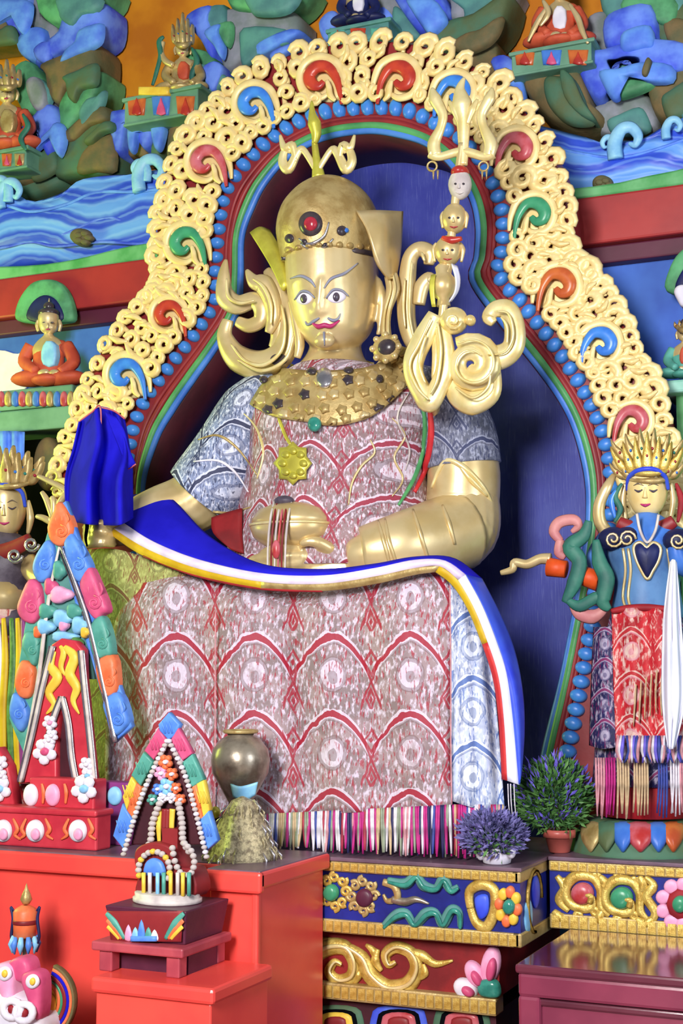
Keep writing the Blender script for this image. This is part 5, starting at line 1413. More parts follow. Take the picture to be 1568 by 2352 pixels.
for p in ([(890, 2022), (930, 2030), (955, 2012), (972, 2034), (1000, 2040), (1018, 2020), (1034, 2044), (1052, 2036)], [(880, 2128), (906, 2104), (932, 2098), (952, 2122), (978, 2098), (1000, 2096), (1016, 2122), (1036, 2090), (1054, 2096), (1056, 2130)]):
    gtube(p, [7, 12, 9, 12, 8, 12, 9, 5], 'rock_teal', nm='wave_scroll')
    gtube([(a, b + 4) for a, b in p], [3, 6, 4, 6, 4, 6, 3], 'jewel_teal', Y=Yf - .016, nm='wave_scroll')
gtube([(1080, 2086), (1078, 2048), (1106, 2032), (1134, 2046), (1136, 2090), (1118, 2128), (1094, 2120), (1080, 2086)], [9, 12, 12, 12, 9], 'gold_frieze')
mk('gem', puffg([(1092, 2060), (1120, 2056), (1122, 2096), (1104, 2112), (1094, 2092)], Yf, .012), 'silk_blue2', al)
fw = mk('frieze_flower', puffg(oval(1170, 2082, 14, 18), Yf - .012, .028, sm=2), 'jewel_teal', al)
for k in range(8):
    a = k * PI / 4 + .2
    mk('petal', puffg(oval(1168 + 21 * math.cos(a), 2082 + 34 * math.sin(a), 11, 15, 8), Yf, .02, sm=2), ('wax_orange', 'wax_yellow')[k % 2], fw)
# decoration on the short return face
for k, z in enumerate((.35, .6)):
    mk('side_rosette', ellg((x1r + .002, Y1 + .10 + .1 * k, zbm + (zt - zbm) * z), .01, .05, .06, 12, 8), ('wax_sky', 'silk_blue2')[k], al)
    mk('side_scroll', tubeg([(x1r + .006, Y1 + .05 + .09 * math.cos(a) + .12, zbm + (zt - zbm) * .5 + .11 * math.sin(a)) for a in [2 * PI * q / 16 for q in range(13)]], .009, 6, up=(1, 0, 0)), 'gold_frieze', al)
# right ledge, set back
x2l, x2r = x1r + .016, 3.4
z2t, z2b = Zp(1262, 1966, Y2), Zp(1262, 2132, Y2)
ar = thing('altar_ledge', 'set-back gilt scroll ledge under the standing figure at the right', 'ledge', ((x2l + x2r) / 2, Y2 + .3, z2b))
mk('ledge_body', boxg(x2l, x2r, Y2 + .012, -.03, z2b + .02, z2t - .015), 'navy_ledge', ar, smooth=False)
mk('ledge_top', boxg(x2l, x2r, Y2 - .01, -.03, z2t - .015, z2t), 'altar_top', ar, smooth=False, bevel=.004)
for nm, za, zb_ in (('top_moulding', z2t - ml, z2t - .015), ('bottom_moulding', z2b, z2b + ml)):
    mo = mk(nm, boxg(x2l, x2r, Y2, Y2 + .03, za, zb_), 'gold_dull', ar, smooth=False, bevel=.006)
    x = x2l + .01
    while x < W(1600, 2060, Y2).x:
        mk('moulding_dash', boxg(x, x + .028, Y2 - .006, Y2 + .01, za + .006, zb_ - .006), 'gold_frieze', mo, smooth=False)
        x += .036
Yg = Y2 + .008
for cx, cy, m in ((1338, 2052, 'inlay_pink'), (1428, 2062, 'inlay_green')):
    mk('gem', puffg(oval(cx, cy, 26, 26), Yg, .035, sm=2), m, ar)
    gtube([(cx + 22, cy + 6), (cx + 20, cy + 30), (cx - 4, cy + 34), (cx - 34, cy + 18), (cx - 38, cy - 16), (cx - 14, cy - 40), (cx + 22, cy - 36), (cx + 40, cy - 8), (cx + 42, cy + 30), (cx + 60, cy + 52)], [5, 9, 9, 10, 10, 10, 9, 8, 8, 4], par=ar, Y=Yg)
    gtube([(cx + 6, cy + 4), (cx + 18, cy + 8), (cx + 14, cy + 22)], [3, 6, 4], par=ar, Y=Yg - .03)
    for k in range(7):
        a = k * 2 * PI / 7
        gtube(spiral(cx + 46 * math.cos(a), cy + 52 * math.sin(a), 9, 1.2, a, 1, .3, 9), [4.5, 5, 3], par=ar, Y=Yg)
for p in ([(1376, 2012), (1388, 2030), (1380, 2048)], [(1384, 2090), (1376, 2110), (1392, 2122)], [(1270, 2092), (1284, 2106), (1304, 2112)], [(1468, 2012), (1476, 2034), (1466, 2050)], [(1278, 2012), (1296, 2040), (1284, 2068), (1306, 2092)], [(1480, 2014), (1500, 2034), (1484, 2060), (1504, 2096), (1490, 2124)], [(1460, 2110), (1480, 2122), (1500, 2108)]):
    gtube(p, [5, 9, 9, 5], par=ar, Y=Yg)
fw = mk('frieze_flower', puffg(oval(1562, 2076, 18, 20), Yg - .012, .03, sm=2), 'inlay_green', ar)
mk('petal_ring', puffg(oval(1562, 2076, 32, 36), Yg, .016, sm=2), 'robe_red', fw)
for k in range(9):
    a = k * 2 * PI / 9
    mk('petal', puffg(oval(1562 + 42 * math.cos(a), 2076 + 46 * math.sin(a), 17, 17, 8), Yg + .004, .016, sm=2), 'wax_rose', fw)
# lower frieze
Y3 = -.86
x3r = W(1146, 2240, Y3).x
z3t, z3b = zbm, Zp(1146, 2290, Y3)
lf = thing('lower_frieze', 'maroon lower frieze with large gilt scrolls and a pink lotus', 'frieze', ((x1l + x3r) / 2, Y3 + .4, 0))
mk('frieze_panel', boxg(x1l, x3r, Y3, -.03, z3b, z3t - .002), 'lining_red', lf, smooth=False)
mo = mk('base_moulding', boxg(x1l, x3r + .0, Y3 - .04, Y3 + .05, Zp(1146, 2330, Y3), z3b), 'gold_dull', lf, smooth=False, bevel=.006)
x = x3r
while x > W(680, 2240, Y3).x:
    mk('moulding_dash', boxg(x - .026, x, Y3 - .046, Y3 - .03, Zp(1146, 2330, Y3) + .01, z3b - .01), 'gold_frieze', mo, smooth=False)
    x -= .034
mk('plinth', boxg(x1l, x3r - .02, Y3 + .02, -.03, 0, Zp(1146, 2330, Y3)), 'maroon_dark', lf, smooth=False)
for p, r in (([(706, 2200), (722, 2212), (728, 2236)], [3, 8, 3]), ([(840, 2170), (858, 2186), (862, 2214)], [3, 8, 3]), ([(830, 2262), (846, 2276), (872, 2282)], [3, 8, 3]), ([(960, 2250), (976, 2236), (972, 2214)], [3, 7, 3]), ([(640, 2290), (700, 2220), (740, 2180), (790, 2176), (812, 2210), (806, 2244), (776, 2252), (756, 2232), (768, 2210), (784, 2216)], [12, 16, 16, 14, 12, 12, 11, 10, 7, 4]),
             ([(790, 2172), (830, 2200), (850, 2240), (890, 2270), (936, 2262), (956, 2226), (944, 2190), (910, 2176), (886, 2192), (892, 2216), (908, 2210)], [8, 14, 16, 16, 15, 13, 12, 11, 10, 7, 4]),
             ([(940, 2190), (970, 2196), (1000, 2214), (1040, 2206)], [10, 10, 7, 2]), ([(680, 2196), (700, 2176), (730, 2164), (770, 2160)], [6, 10, 9, 4]),
             ([(700, 2262), (716, 2244), (736, 2250)], [4, 9, 3]), ([(812, 2258), (822, 2240), (816, 2222)], [4, 9, 3]), ([(868, 2180), (862, 2206), (876, 2230)], [4, 9, 4]), ([(926, 2282), (932, 2262), (952, 2250)], [3, 9, 3])):
    gtube(p, r, par=lf, Y=Y3 - .005)
    if len(p) > 6:
        gtube(p, [x * .3 for x in r], 'gold_bright', lf, Y3 - .03, 'scroll_vein')
ff = mk('lotus_flower', puffg([(1106, 2286), (1098, 2262), (1112, 2248), (1140, 2250), (1150, 2268), (1146, 2290)], Y3 - .02, .03), 'jewel_teal', lf)
for (a, b), (rx, ry), rt, m in (((1128, 2216), (22, 46), .15, 'wax_rose'), ((1092, 2236), (20, 34), -.5, 'wax_rose'), ((1070, 2270), (22, 30), -.9, 'white'), ((1130, 2226), (11, 28), .15, 'wax_pink'), ((1096, 2246), (9, 20), -.5, 'wax_pink'), ((1076, 2276), (10, 16), -.9, 'wax_pink')):
    mk('petal', puffg(oval(a, b, rx, ry, 12, rt), Y3 - (.004 if rx > 15 else .026), .03, sm=2), m, ff)
for k in range(3):
    cx = 770 + k * 145
    for q, (sc_, m) in enumerate(((1, 'rock_dkgreen' if k != 1 else 'rock_blue'), (.78, 'black'), (.62, 'wax_yellow' if k == 0 else 'inlay_pink'), (.4, 'maroon'))):
        mk('plinth_motif', puffg([(cx - 62 * sc_, 2420), (cx - 64 * sc_, 2340 + 22 * (1 - sc_)), (cx - 48 * sc_, 2314 + 40 * (1 - sc_)), (cx, 2308 + 44 * (1 - sc_)), (cx + 48 * sc_, 2314 + 40 * (1 - sc_)), (cx + 64 * sc_, 2340 + 22 * (1 - sc_)), (cx + 62 * sc_, 2420)], Y3 + .018 - .008 * q, .01, sm=2), m, lf)
# ------------------------------------------------------------------ lacquer table, bottom right
Y4 = -1.32
tx0, tx1 = W(1182, 2225, Y4).x, 3.1
zt4 = Zp(1182, 2214, Y4)
tb4 = thing('lacquer_table', 'glossy dark red lacquer table in the lower right corner', 'table', ((tx0 + tx1) / 2, Y4 + .3, 0))
mk('table_top', boxg(tx0, tx1, Y4, Y2 - .02, zt4 - .03, zt4), 'brown_lacquer', tb4, smooth=False, bevel=.008)
mk('front_panel', boxg(tx0 + .03, tx1 - .03, Y4 + .03, Y4 + .06, .05, zt4 - .03), 'table_panel', tb4, smooth=False)
mk('side_panel', boxg(tx0 + .01, tx0 + .04, Y4 + .03, Y2 - .05, .05, zt4 - .03), 'table_panel', tb4, smooth=False)
mk('top_rail', boxg(tx0 + .006, tx1 - .006, Y4 + .008, Y4 + .04, zt4 - .105, zt4 - .028), 'table_panel', tb4, smooth=False, bevel=.012)
mk('inner_rail', boxg(tx0 + .06, tx1 - .06, Y4 + .018, Y4 + .04, zt4 - .13, zt4 - .108), 'brown_lacquer', tb4, smooth=False, bevel=.006)
for x in (tx0 + .006, tx1 - .08):
    mk('leg', boxg(x, x + .075, Y4 + .006, Y4 + .05, 0, zt4 - .1), 'table_panel', tb4, smooth=False, bevel=.012)
    mk('leg', boxg(x, x + .075, Y2 - .09, Y2 - .03, 0, zt4 - .03), 'table_panel', tb4, smooth=False, bevel=.012)

# ------------------------------------------------------------------ red altar, bottom left
Ya, Yp2, Ystep = -1.36, -1.5, -1.95
xa_r = W(590, 2150, Yp2).x
xp_l = W(480, 2150, Yp2).x
za = Zp(590, 1999, Yp2)
Yback = Y1 - .01
ra = thing('red_altar', 'bright red lacquered altar block in the lower left', 'altar', (xp_l - .6, -1.2, 0))
mk('altar_body', boxg(-2.6, xp_l, Ya, Yback, 0, za - .03), 'red_lacquer', ra, smooth=False, bevel=.006)
mk('altar_pillar', boxg(xp_l, xa_r, Yp2, Yback, 0, za - .03), 'red_lacquer', ra, smooth=False, bevel=.006)
mk('altar_top', boxg(-2.6, xp_l, Ya - .03, Yback, za - .03, za), 'altar_top', ra, smooth=False, bevel=.004)
mk('altar_top', boxg(xp_l, xa_r + .02, Yp2 - .02, Yback, za - .03, za), 'altar_top', ra, smooth=False, bevel=.004)
mk('top_edge', boxg(-2.6, xp_l, Ya - .045, Ya - .005, za - .075, za - .004), 'red_lacquer', ra, smooth=False, bevel=.01)
mk('top_edge', boxg(xp_l - .01, xa_r + .03, Yp2 - .035, Yp2 + .0, za - .075, za - .004), 'red_lacquer', ra, smooth=False, bevel=.01)
mk('top_edge', boxg(xa_r, xa_r + .03, Yp2 - .03, Yback, za - .06, za - .004), 'red_lacquer', ra, smooth=False, bevel=.01)
mk('corner_bead', boxg(xa_r - .02, xa_r + .006, Yp2 - .008, Yp2 + .02, 0, za - .05), 'red_lacquer', ra, smooth=False, bevel=.008)
xs_r, xs_l = W(490, 2300, Ystep).x, W(212, 2300, Ystep).x
zs = Zp(350, 2258, Ystep)
rs = thing('altar_step', 'low red step in front of the red altar carrying the small offering', 'step', ((xs_l + xs_r) / 2, -1.7, 0))
mk('step_body', boxg(xs_l, xs_r - .02, Ystep + .02, Yp2 - .04, 0, zs - .05), 'red_lacquer', rs, smooth=False, bevel=.006)
mk('step_top', boxg(xs_l - .01, xs_r, Ystep, Yp2 - .04, zs - .05, zs), 'red_lacquer', rs, smooth=False, bevel=.012)
# low tier behind, at the far left
zl = Zp(60, 2300, -1.75)
lt = mk('altar_tier', boxg(-2.6, xs_l - .02, -1.9, Ya - .01, 0, zl - .22), 'lining_red', smooth=False, bevel=.01)
tag(lt, 'dark red low tier at the bottom left edge under the striped fan', 'step')
# ------------------------------------------------------------------ tall painted butter offering, left
def cloudtile(out, m, Y, parent, d=1, nm='cloud_tile'):
    t = mk(nm, puffg(out, Y, .022, back=.03, sm=3, prof=((1, 0), (.96, .6), (.85, .9), (.5, 1))), m, parent)
    cx = sum(p[0] for p in out) / len(out)
    cy = sum(p[1] for p in out) / len(out)
    rr = max(p[0] for p in out) - min(p[0] for p in out)
    mk('cloud_scroll', pxtube(spiral(cx, cy + rr * .18, rr * .27, 1.6, -PI / 2, d, .15, 16), Y - .022, rr * .045, 6, sm=1), m, t)
    for k in (-1, 0, 1):
        mk('cloud_scroll', pxtube([(cx + k * rr * .2, cy - rr * .55), (cx + k * rr * .24 + 3, cy - rr * .3), (cx + k * rr * .2, cy - rr * .05)], Y - .018, [1.5, rr * .05, 1.5], 6), m, t)
    return t
Yt = -1.14
z_t = za
bt = thing('tall_offering', 'tall triangular painted butter offering with coloured cloud tiles, far left', 'offering', Vector((W(130, 1950, Yt).x, Yt, za)))
# base boxes
b0 = boxpx(-60, 1862, 222, 1958, -1.30, .3)
b0 = boxg(b0[0][0].x, b0[0][1].x, -1.30, -1.2, za, b0[0][4].z)
xb0, xb1, zb_t = b0[0][0].x, b0[0][1].x, b0[0][4].z
bb0 = mk('base_box', b0, 'red_wax', bt, smooth=False, bevel=.008)
mk('base_rim', boxg(xb0, xb1 + .006, -1.315, -1.19, zb_t - .012, zb_t + .012), 'red_wax', bt, smooth=False, bevel=.008)
for cx in (8, 82, 180):
    fl = mk('base_flower', puffg(oval(cx, 1908, 20, 26), -1.302, .02, sm=2), 'white', bb0)
    mk('flower_petal', puffg(oval(cx, 1916, 10, 14), -1.32, .012, sm=2), 'wax_rose', fl)
    for sx in (-1, 1):
        mk('base_leaf', pxtube([(cx + sx * 22, 1880), (cx + sx * 32, 1904), (cx + sx * 26, 1918), (cx + sx * 40, 1928)], -1.305, [3, 6, 5, 2], 6, .6), 'wax_orange', bb0)
u1 = boxpx(66, 1788, 216, 1862, -1.24, .24)
up = mk('upper_box', boxg(u1[0][0].x, u1[0][1].x, -1.24, -1.15, zb_t, u1[0][4].z), 'red_wax', bt, smooth=False, bevel=.008)
zu = u1[0][4].z
for cx, m in ((72, 'white'), (122, 'wax_rose')):
    mk('box_flower', puffg(oval(cx, 1826, 16, 26), -1.242, .018, sm=2), m, up)
for cx in (96, 148):
    mk('base_leaf', pxtube([(cx, 1800), (cx + 4, 1820), (cx + 2, 1846)], -1.245, [3, 6, 3], 6, .6), 'wax_orange', up)
sb = boxpx(214, 1796, 296, 1866, -1.12, .12)
sbo = mk('side_box', boxg(sb[0][0].x, sb[0][1].x, -1.12, -1.04, za, sb[0][4].z), 'purple', bt, smooth=False, bevel=.008)
mk('box_flower', puffg(oval(264, 1828, 16, 22), -1.122, .016, sm=2), 'wax_sky', sbo)
# backing boards and cloud tiles
Yb1 = -1.10
mk('board', plateg([(128, 1166), (150, 1150), (196, 1290), (240, 1430), (272, 1570), (302, 1668), (262, 1706), (222, 1560), (178, 1410), (142, 1270)], Yb1, .03, .004, sm=1), 'wax_blue', bt)
mk('board', plateg([(138, 1160), (124, 1166), (98, 1260), (66, 1380), (40, 1540), (20, 1650), (58, 1740), (84, 1600), (108, 1480), (128, 1330), (146, 1250)], Yb1 + .004, .03, .004, sm=1), 'wax_teal', bt)
RT = [('wax_orange', [(112, 1212), (124, 1180), (138, 1152), (158, 1178), (170, 1216), (158, 1244), (140, 1256), (120, 1244)]),
      ('wax_blue', [(150, 1244), (166, 1224), (188, 1256), (208, 1296), (206, 1316), (186, 1338), (170, 1322), (158, 1290)]),
      ('wax_pink', [(186, 1338), (206, 1300), (228, 1340), (250, 1398), (236, 1412), (224, 1424), (206, 1404), (194, 1370)]),
      ('wax_teal', [(214, 1430), (236, 1414), (252, 1448), (260, 1500), (244, 1508), (222, 1514), (210, 1480)]),
      ('wax_orange', [(224, 1520), (262, 1504), (272, 1560), (268, 1590), (244, 1602), (230, 1570)]),
      ('wax_blue', [(240, 1608), (276, 1590), (298, 1650), (290, 1672), (264, 1690), (248, 1650)])]
LTl = [('wax_blue', [(112, 1240), (126, 1256), (128, 1300), (112, 1330), (92, 1338), (78, 1310), (84, 1280), (98, 1256)]),
       ('wax_pink', [(70, 1330), (92, 1340), (100, 1370), (98, 1404), (78, 1432), (54, 1424), (42, 1400), (50, 1370)]),
       ('wax_teal', [(64, 1450), (92, 1460), (94, 1496), (82, 1530), (66, 1510), (54, 1480)]),
       ('wax_orange', [(54, 1516), (80, 1530), (82, 1560), (72, 1600), (50, 1602), (38, 1576), (40, 1546)]),
       ('wax_blue', [(36, 1590), (54, 1604), (70, 1640), (54, 1680), (40, 1670), (26, 1640), (28, 1610)])]
for k, (m, o) in enumerate(RT):
    cloudtile(o, m, Yb1 - .002, bt, 1)
for k, (m, o) in enumerate(LTl):
    cloudtile(o, m, Yb1 - .002, bt, -1)
for p in ([(140, 1256), (176, 1350), (206, 1440), (236, 1570), (264, 1704)],):
    mk('silver_strip', pxtube(p, Yb1 - .02, [4, 6, 6, 6], 8, .6), 'silver', bt)
    mk('silver_edge', pxtube([(a - 6, b + 4) for a, b in p], Yb1 - .018, 2, 6), 'jewel_dark', bt)
mk('silver_strip', pxtube([(136, 1256), (118, 1340), (104, 1430), (88, 1560), (56, 1740)], Yb1 - .02, [3, 5, 6, 6], 8, .6), 'bone', bt)
# middle cluster
mk('centre_board', plateg([(136, 1262), (160, 1330), (196, 1440), (216, 1560), (60, 1560), (94, 1420), (118, 1330)], Yb1 + .01, .02, .003, sm=1), 'rock_teal', bt)
for (cx, cy, rx, ry), m in (((142, 1366, 26, 20), 'wax_rose'), ((120, 1348, 14, 20), 'wax_pink'), ((112, 1404, 20, 18), 'wax_teal'), ((174, 1404, 18, 18), 'wax_teal'), ((146, 1420, 22, 20), 'wax_sky'), ((108, 1440, 20, 18), 'wax_sky'), ((186, 1436, 18, 20), 'wax_sky'), ((150, 1436, 10, 14), 'wax_rose'), ((92, 1452, 10, 14), 'wax_orange'), ((200, 1452, 10, 14), 'wax_yellow'), ((140, 1310, 14, 22), 'wax_teal'), ((150, 1462, 30, 12), 'wax_sky'), ((180, 1478, 12, 16), 'leaf')):
    t = mk('butter_petal', puffg([(cx + rx * (1 + .16 * math.cos(3 * a)) * math.cos(a), cy + ry * (1 + .16 * math.cos(3 * a)) * math.sin(a)) for a in [2 * PI * k / 12 for k in range(12)]], Yb1 - .004, .03, sm=2), m, bt)
# red gable with flames and doorway
Yg2 = -1.16
gb = mk('red_gable', plateg([[(44, 1800), (70, 1690), (100, 1560), (118, 1480), (140, 1466), (172, 1472), (188, 1492), (190, 1560), (204, 1700), (214, 1800)],
                             [(128, 1800), (128, 1700), (136, 1640), (146, 1620), (154, 1660), (168, 1800)]], Yg2, .05, .006, sm=1), 'red_wax', bt)
mk('doorway_back', plateg([(120, 1802), (126, 1640), (146, 1600), (160, 1660), (176, 1802)], Yg2 + .03, .02, 0, sm=1), 'maroon_dark', bt)
for p in ([(120, 1484), (96, 1580), (72, 1690), (46, 1796)], [(186, 1494), (194, 1580), (206, 1690), (216, 1796)], [(142, 1600), (156, 1660), (164, 1740), (176, 1800)], [(142, 1600), (126, 1640), (112, 1690)]):
    for dx, m, r in ((0, 'bone', 5), (-6, 'brocade_dkedge', 3.2), (6, 'silver', 2.6)):
        mk('patterned_edge', pxtube([(a + dx, b) for a, b in p], Yg2 - .012, r, 6, .6), m, gb)
for p, r in (([(126, 1496), (116, 1530), (132, 1556), (112, 1590), (124, 1618), (106, 1640)], [4, 12, 14, 11, 8, 2]), ([(148, 1486), (170, 1510), (160, 1548), (176, 1580), (168, 1610), (182, 1640)], [6, 14, 14, 12, 8, 2]), ([(138, 1484), (146, 1500), (140, 1530), (150, 1552)], [4, 9, 8, 2])):
    mk('flame', pxtube(p, Yg2 - .006, r, 8, .5), 'wax_yellow', gb)
def flower(cx, cy, r, Y, parent, m='white', c='wax_rose', nm='butter_flower', n=5):
    f = mk(nm, puffg(oval(cx, cy, r * .35, r * .35, 8), Y - .012, .016, sm=2), c, parent)
    for k in range(n):
        a = k * 2 * PI / n + .4
        mk('flower_petal', puffg(oval(cx + r * .6 * math.cos(a), cy + r * .7 * math.sin(a), r * .42, r * .48, 8), Y, .016, sm=1), m, f)
    return f
for cx, cy, r, c in ((116, 1660, 16, 'wax_rose'), (120, 1690, 14, 'white'), (104, 1726, 27, 'wax_pink'), (114, 1700, 14, 'white'), (200, 1756, 16, 'white'), (202, 1782, 16, 'wax_sky'), (194, 1812, 29, 'wax_sky')):
    flower(cx, cy, r, Yg2 - .008 if cy < 1800 else -1.25, gb, 'white', c)
# second red gable, cut by the frame
g2 = thing('red_gable_offering', 'red gable offering with white flowers cut by the left edge', 'offering', Vector((W(0, 1862, -1.2).x, -1.2, zb_t + .014)))
pg2 = plateg([(-120, 1862), (-60, 1720), (-6, 1716), (18, 1760), (34, 1862)], -1.22, .06, .008, sm=1)
gg = mk('gable', pg2, 'red_wax', g2)
for cx, cy, r, c in ((2, 1752, 16, 'white'), (4, 1782, 14, 'white'), (0, 1812, 26, 'wax_sky')):
    flower(cx, cy, r, -1.226, gg, 'white', c)

# ------------------------------------------------------------------ smaller butter offering on its stand
Yq = -1.70
so = thing('small_offering', 'small painted butter offering with beaded gable on a maroon stand', 'offering', Vector((W(340, 2250, Yq).x, Yq, zs)))
# stand
sx0, sx1 = W(222, 2200, -1.86).x, W(420, 2200, -1.86).x
zst = Zp(320, 2168, -1.86)
mk('stand_top', boxg(sx0 - .01, sx1 + .01, -1.88, -1.55, zst - .03, zst), 'stand_red', so, smooth=False, bevel=.006)
for x in (sx0 + .012, sx1 - .06):
    for y in (-1.865, -1.61):
        mk('stand_leg', boxg(x, x + .05, y, y + .05, zs, zst - .03), 'stand_red', so, smooth=False, bevel=.005)
mk('stand_back', boxg(sx0 + .03, sx1 - .014, -1.80, -1.60, zs, zst - .03), 'plum', so, smooth=False)  # plum backing, purple shade of the side put into its colour
# painted box
bx0, bx1 = W(242, 2130, -1.84).x, W(424, 2130, -1.84).x
zbx = Zp(330, 2086, -1.84)
V = [Vector(p) for p in ((bx0 + .02, -1.82, zst), (bx1 - .01, -1.82, zst), (bx1 - .01, -1.57, zst), (bx0 + .02, -1.57, zst), (bx0 - .005, -1.84, zbx), (bx1 + .005, -1.84, zbx), (bx1 + .005, -1.55, zbx), (bx0 - .005, -1.55, zbx))]
pb = mk('painted_box', (V, [(0, 3, 2, 1), (4, 5, 6, 7), (0, 1, 5, 4), (2, 3, 7, 6), (0, 4, 7, 3), (1, 2, 6, 5)]), 'plum', so, smooth=False, bevel=.005)  # plum: the shade on the box's right side put into the colour
mk('box_front', puffg([(246, 2092), (421, 2092), (416, 2163), (254, 2163)], -1.836, .008, sm=1), 'maroon', pb)
for sg, cx in ((1, 242), (-1, 424)):
    for dy, m in ((0, 'wax_teal'), (16, 'wax_orange'), (30, 'wax_yellow')):
        mk('corner_swag', pxtube([(cx + sg * (2 + dy * .1), 2098 + dy), (cx + sg * 22, 2120 + dy * .8), (cx + sg * (44 - dy * .4), 2156)], -1.842, [5, 9 - dy * .1, 5], 8, .5), m, pb)
for k, (x, h, m) in enumerate(((298, 40, 'wax_rose'), (314, 34, 'wax_sky'), (328, 52, 'wax_blue'), (344, 34, 'wax_teal'), (358, 28, 'white'))):
    mk('flame_motif', puffg([(x - 8, 2160), (x - 8, 2160 - h * .5), (x, 2160 - h), (x + 8, 2160 - h * .5), (x + 8, 2160)], -1.835, .014, sm=2), m, pb)
mk('motif_band', puffg([(300, 2150), (360, 2150), (360, 2162), (300, 2162)], -1.848, .01, sm=1), 'wax_blue', pb)
# plum box and stand back hold the right side's purple shade in their colour
# round base disc
dc = W(384, 2080, -1.70)
mk('base_disc', latheg((dc.x, dc.y, zbx), [(.115, 0), (.122, .004), (.122, .016), (.114, .018), (.116, .032), (.11, .034)], 28, .8), 'bone', so)
zd = zbx + .034
# lower shrine: walls with columns and a round-topped niche
mk('shrine_wall', plateg([(318, 2062), (316, 2010), (308, 1980), (312, 1950), (340, 1936), (372, 1938), (396, 1952), (412, 1990), (440, 2000), (442, 2062)], -1.72, .1, .006), 'maroon', so)
for x, m in ((330, 'wax_yellow'), (344, 'bone'), (362, 'wax_sky'), (376, 'wax_teal'), (392, 'wax_yellow'), (408, 'bone'), (420, 'wax_yellow'), (434, 'wax_teal')):
    mk('column', pxtube([(x, 2058), (x, 2004)], -1.752, [5, 5], 8, sm=2), m, so)
ni = mk('niche', puffg([(334, 2010), (334, 1985), (346, 1972), (362, 1972), (376, 1984), (378, 2010)], -1.728, .012), 'wax_blue', so)
for k in range(14):
    a = PI * (1.1 - 1.25 * k / 13)
    mk('pearl', ellpx(354 + 36 * math.cos(a), 1998 - 42 * math.sin(a), -1.74, 7, 7, .013, 8, 6), 'bone' if k % 3 else 'wax_yellow', so)
for k in range(14):
    p = lin(cr([(396, 1948), (402, 1980), (416, 2006), (436, 2008), (446, 1984), (440, 1956), (424, 1938)], 5), k / 13)
    mk('pearl', ellpx(p[0], p[1], -1.735, 7, 7, .013, 8, 6), 'bone', so)
# gable of coloured blocks with pearl edge
Yk = -1.66
SBk = [('wax_blue', [(386, 1636), (412, 1664), (400, 1690), (386, 1700), (366, 1680), (362, 1664)]),
       ('wax_pink', [(362, 1672), (382, 1700), (352, 1746), (330, 1724)]), ('wax_pink', [(408, 1672), (440, 1730), (418, 1748), (390, 1700)]),
       ('wax_teal', [(328, 1728), (350, 1750), (322, 1806), (300, 1780)]), ('wax_teal', [(440, 1732), (466, 1790), (436, 1812), (416, 1752)]),
       ('wax_yellow', [(300, 1784), (312, 1800), (290, 1862), (280, 1830)]), ('wax_orange', [(312, 1798), (324, 1808), (304, 1880), (290, 1862)]), ('wax_orange', [(430, 1812), (450, 1802), (466, 1880), (450, 1882)]), ('wax_yellow', [(450, 1800), (466, 1792), (480, 1860), (466, 1880)]),
       ('wax_blue', [(280, 1846), (304, 1884), (282, 1950), (258, 1920)]), ('wax_blue', [(452, 1888), (478, 1862), (498, 1930), (472, 1956)])]
for m, o in SBk:
    t = mk('colour_block', plateg(o, Yk, .03, .005, sm=1), m, so)
    cx = sum(p[0] for p in o) / len(o); cy = sum(p[1] for p in o) / len(o)
    for k in (-1, 0, 1):
        mk('block_groove', pxtube([(cx + k * 8 - 6, cy - 16), (cx + k * 8 + 2, cy + 12)], Yk - .002, [1.2, 2.4], 5, .6, sm=2), m, t)
for P_ in ([(384, 1702), (350, 1772), (318, 1850), (284, 1962)], [(388, 1702), (424, 1778), (448, 1860), (474, 1968)]):
    q = resamp(cr(P_, 8), 26)
    for k, p in enumerate(q):
        mk('pearl', ellpx(p[0], p[1], Yk - .012, 6.2, 5.4, .013, 8, 6), 'bone' if k % 2 else 'white', so)
mk('gable_panel', plateg([(386, 1706), (346, 1790), (312, 1880), (300, 1940), (460, 1940), (440, 1860), (418, 1780)], Yk + .02, .03, .004, sm=1), 'maroon_dark', so)
for (cx, cy, r), m in (((382, 1750, 16), 'wax_orange'), ((372, 1776, 15), 'wax_rose'), ((396, 1778, 14), 'wax_orange'), ((384, 1806, 18), 'wax_sky'), ((364, 1812, 12), 'wax_blue'), ((406, 1810, 12), 'wax_orange'), ((352, 1836, 12), 'wax_teal'), ((416, 1836, 12), 'wax_orange'), ((376, 1832, 12), 'white'), ((396, 1832, 12), 'white')):
    flower(cx, cy, r, Yk - .002, so, m, 'white')
for P_ in ([(366, 1846), (350, 1890), (346, 1930), (330, 1960)], [(410, 1846), (418, 1890), (420, 1930), (434, 1956)]):
    for k, p in enumerate(resamp(cr(P_, 6), 11)):
        mk('pearl', ellpx(p[0], p[1], Yk - .02, 8, 7, .015, 8, 6), 'bone', so)
for x, m in ((366, 'wax_yellow'), (378, 'maroon'), (384, 'maroon'), (396, 'wax_yellow')):
    mk('drape', pxtube([(x, 1858), (x - 2, 1900), (x, 1942)], Yk - .005, [8, 7, 4], 8, .5), m, so)
mk('support_post', boxg(dc.x - .03, dc.x + .03, -1.69, -1.63, zd, Zp(384, 1900, Yk)), 'maroon', so, smooth=False)

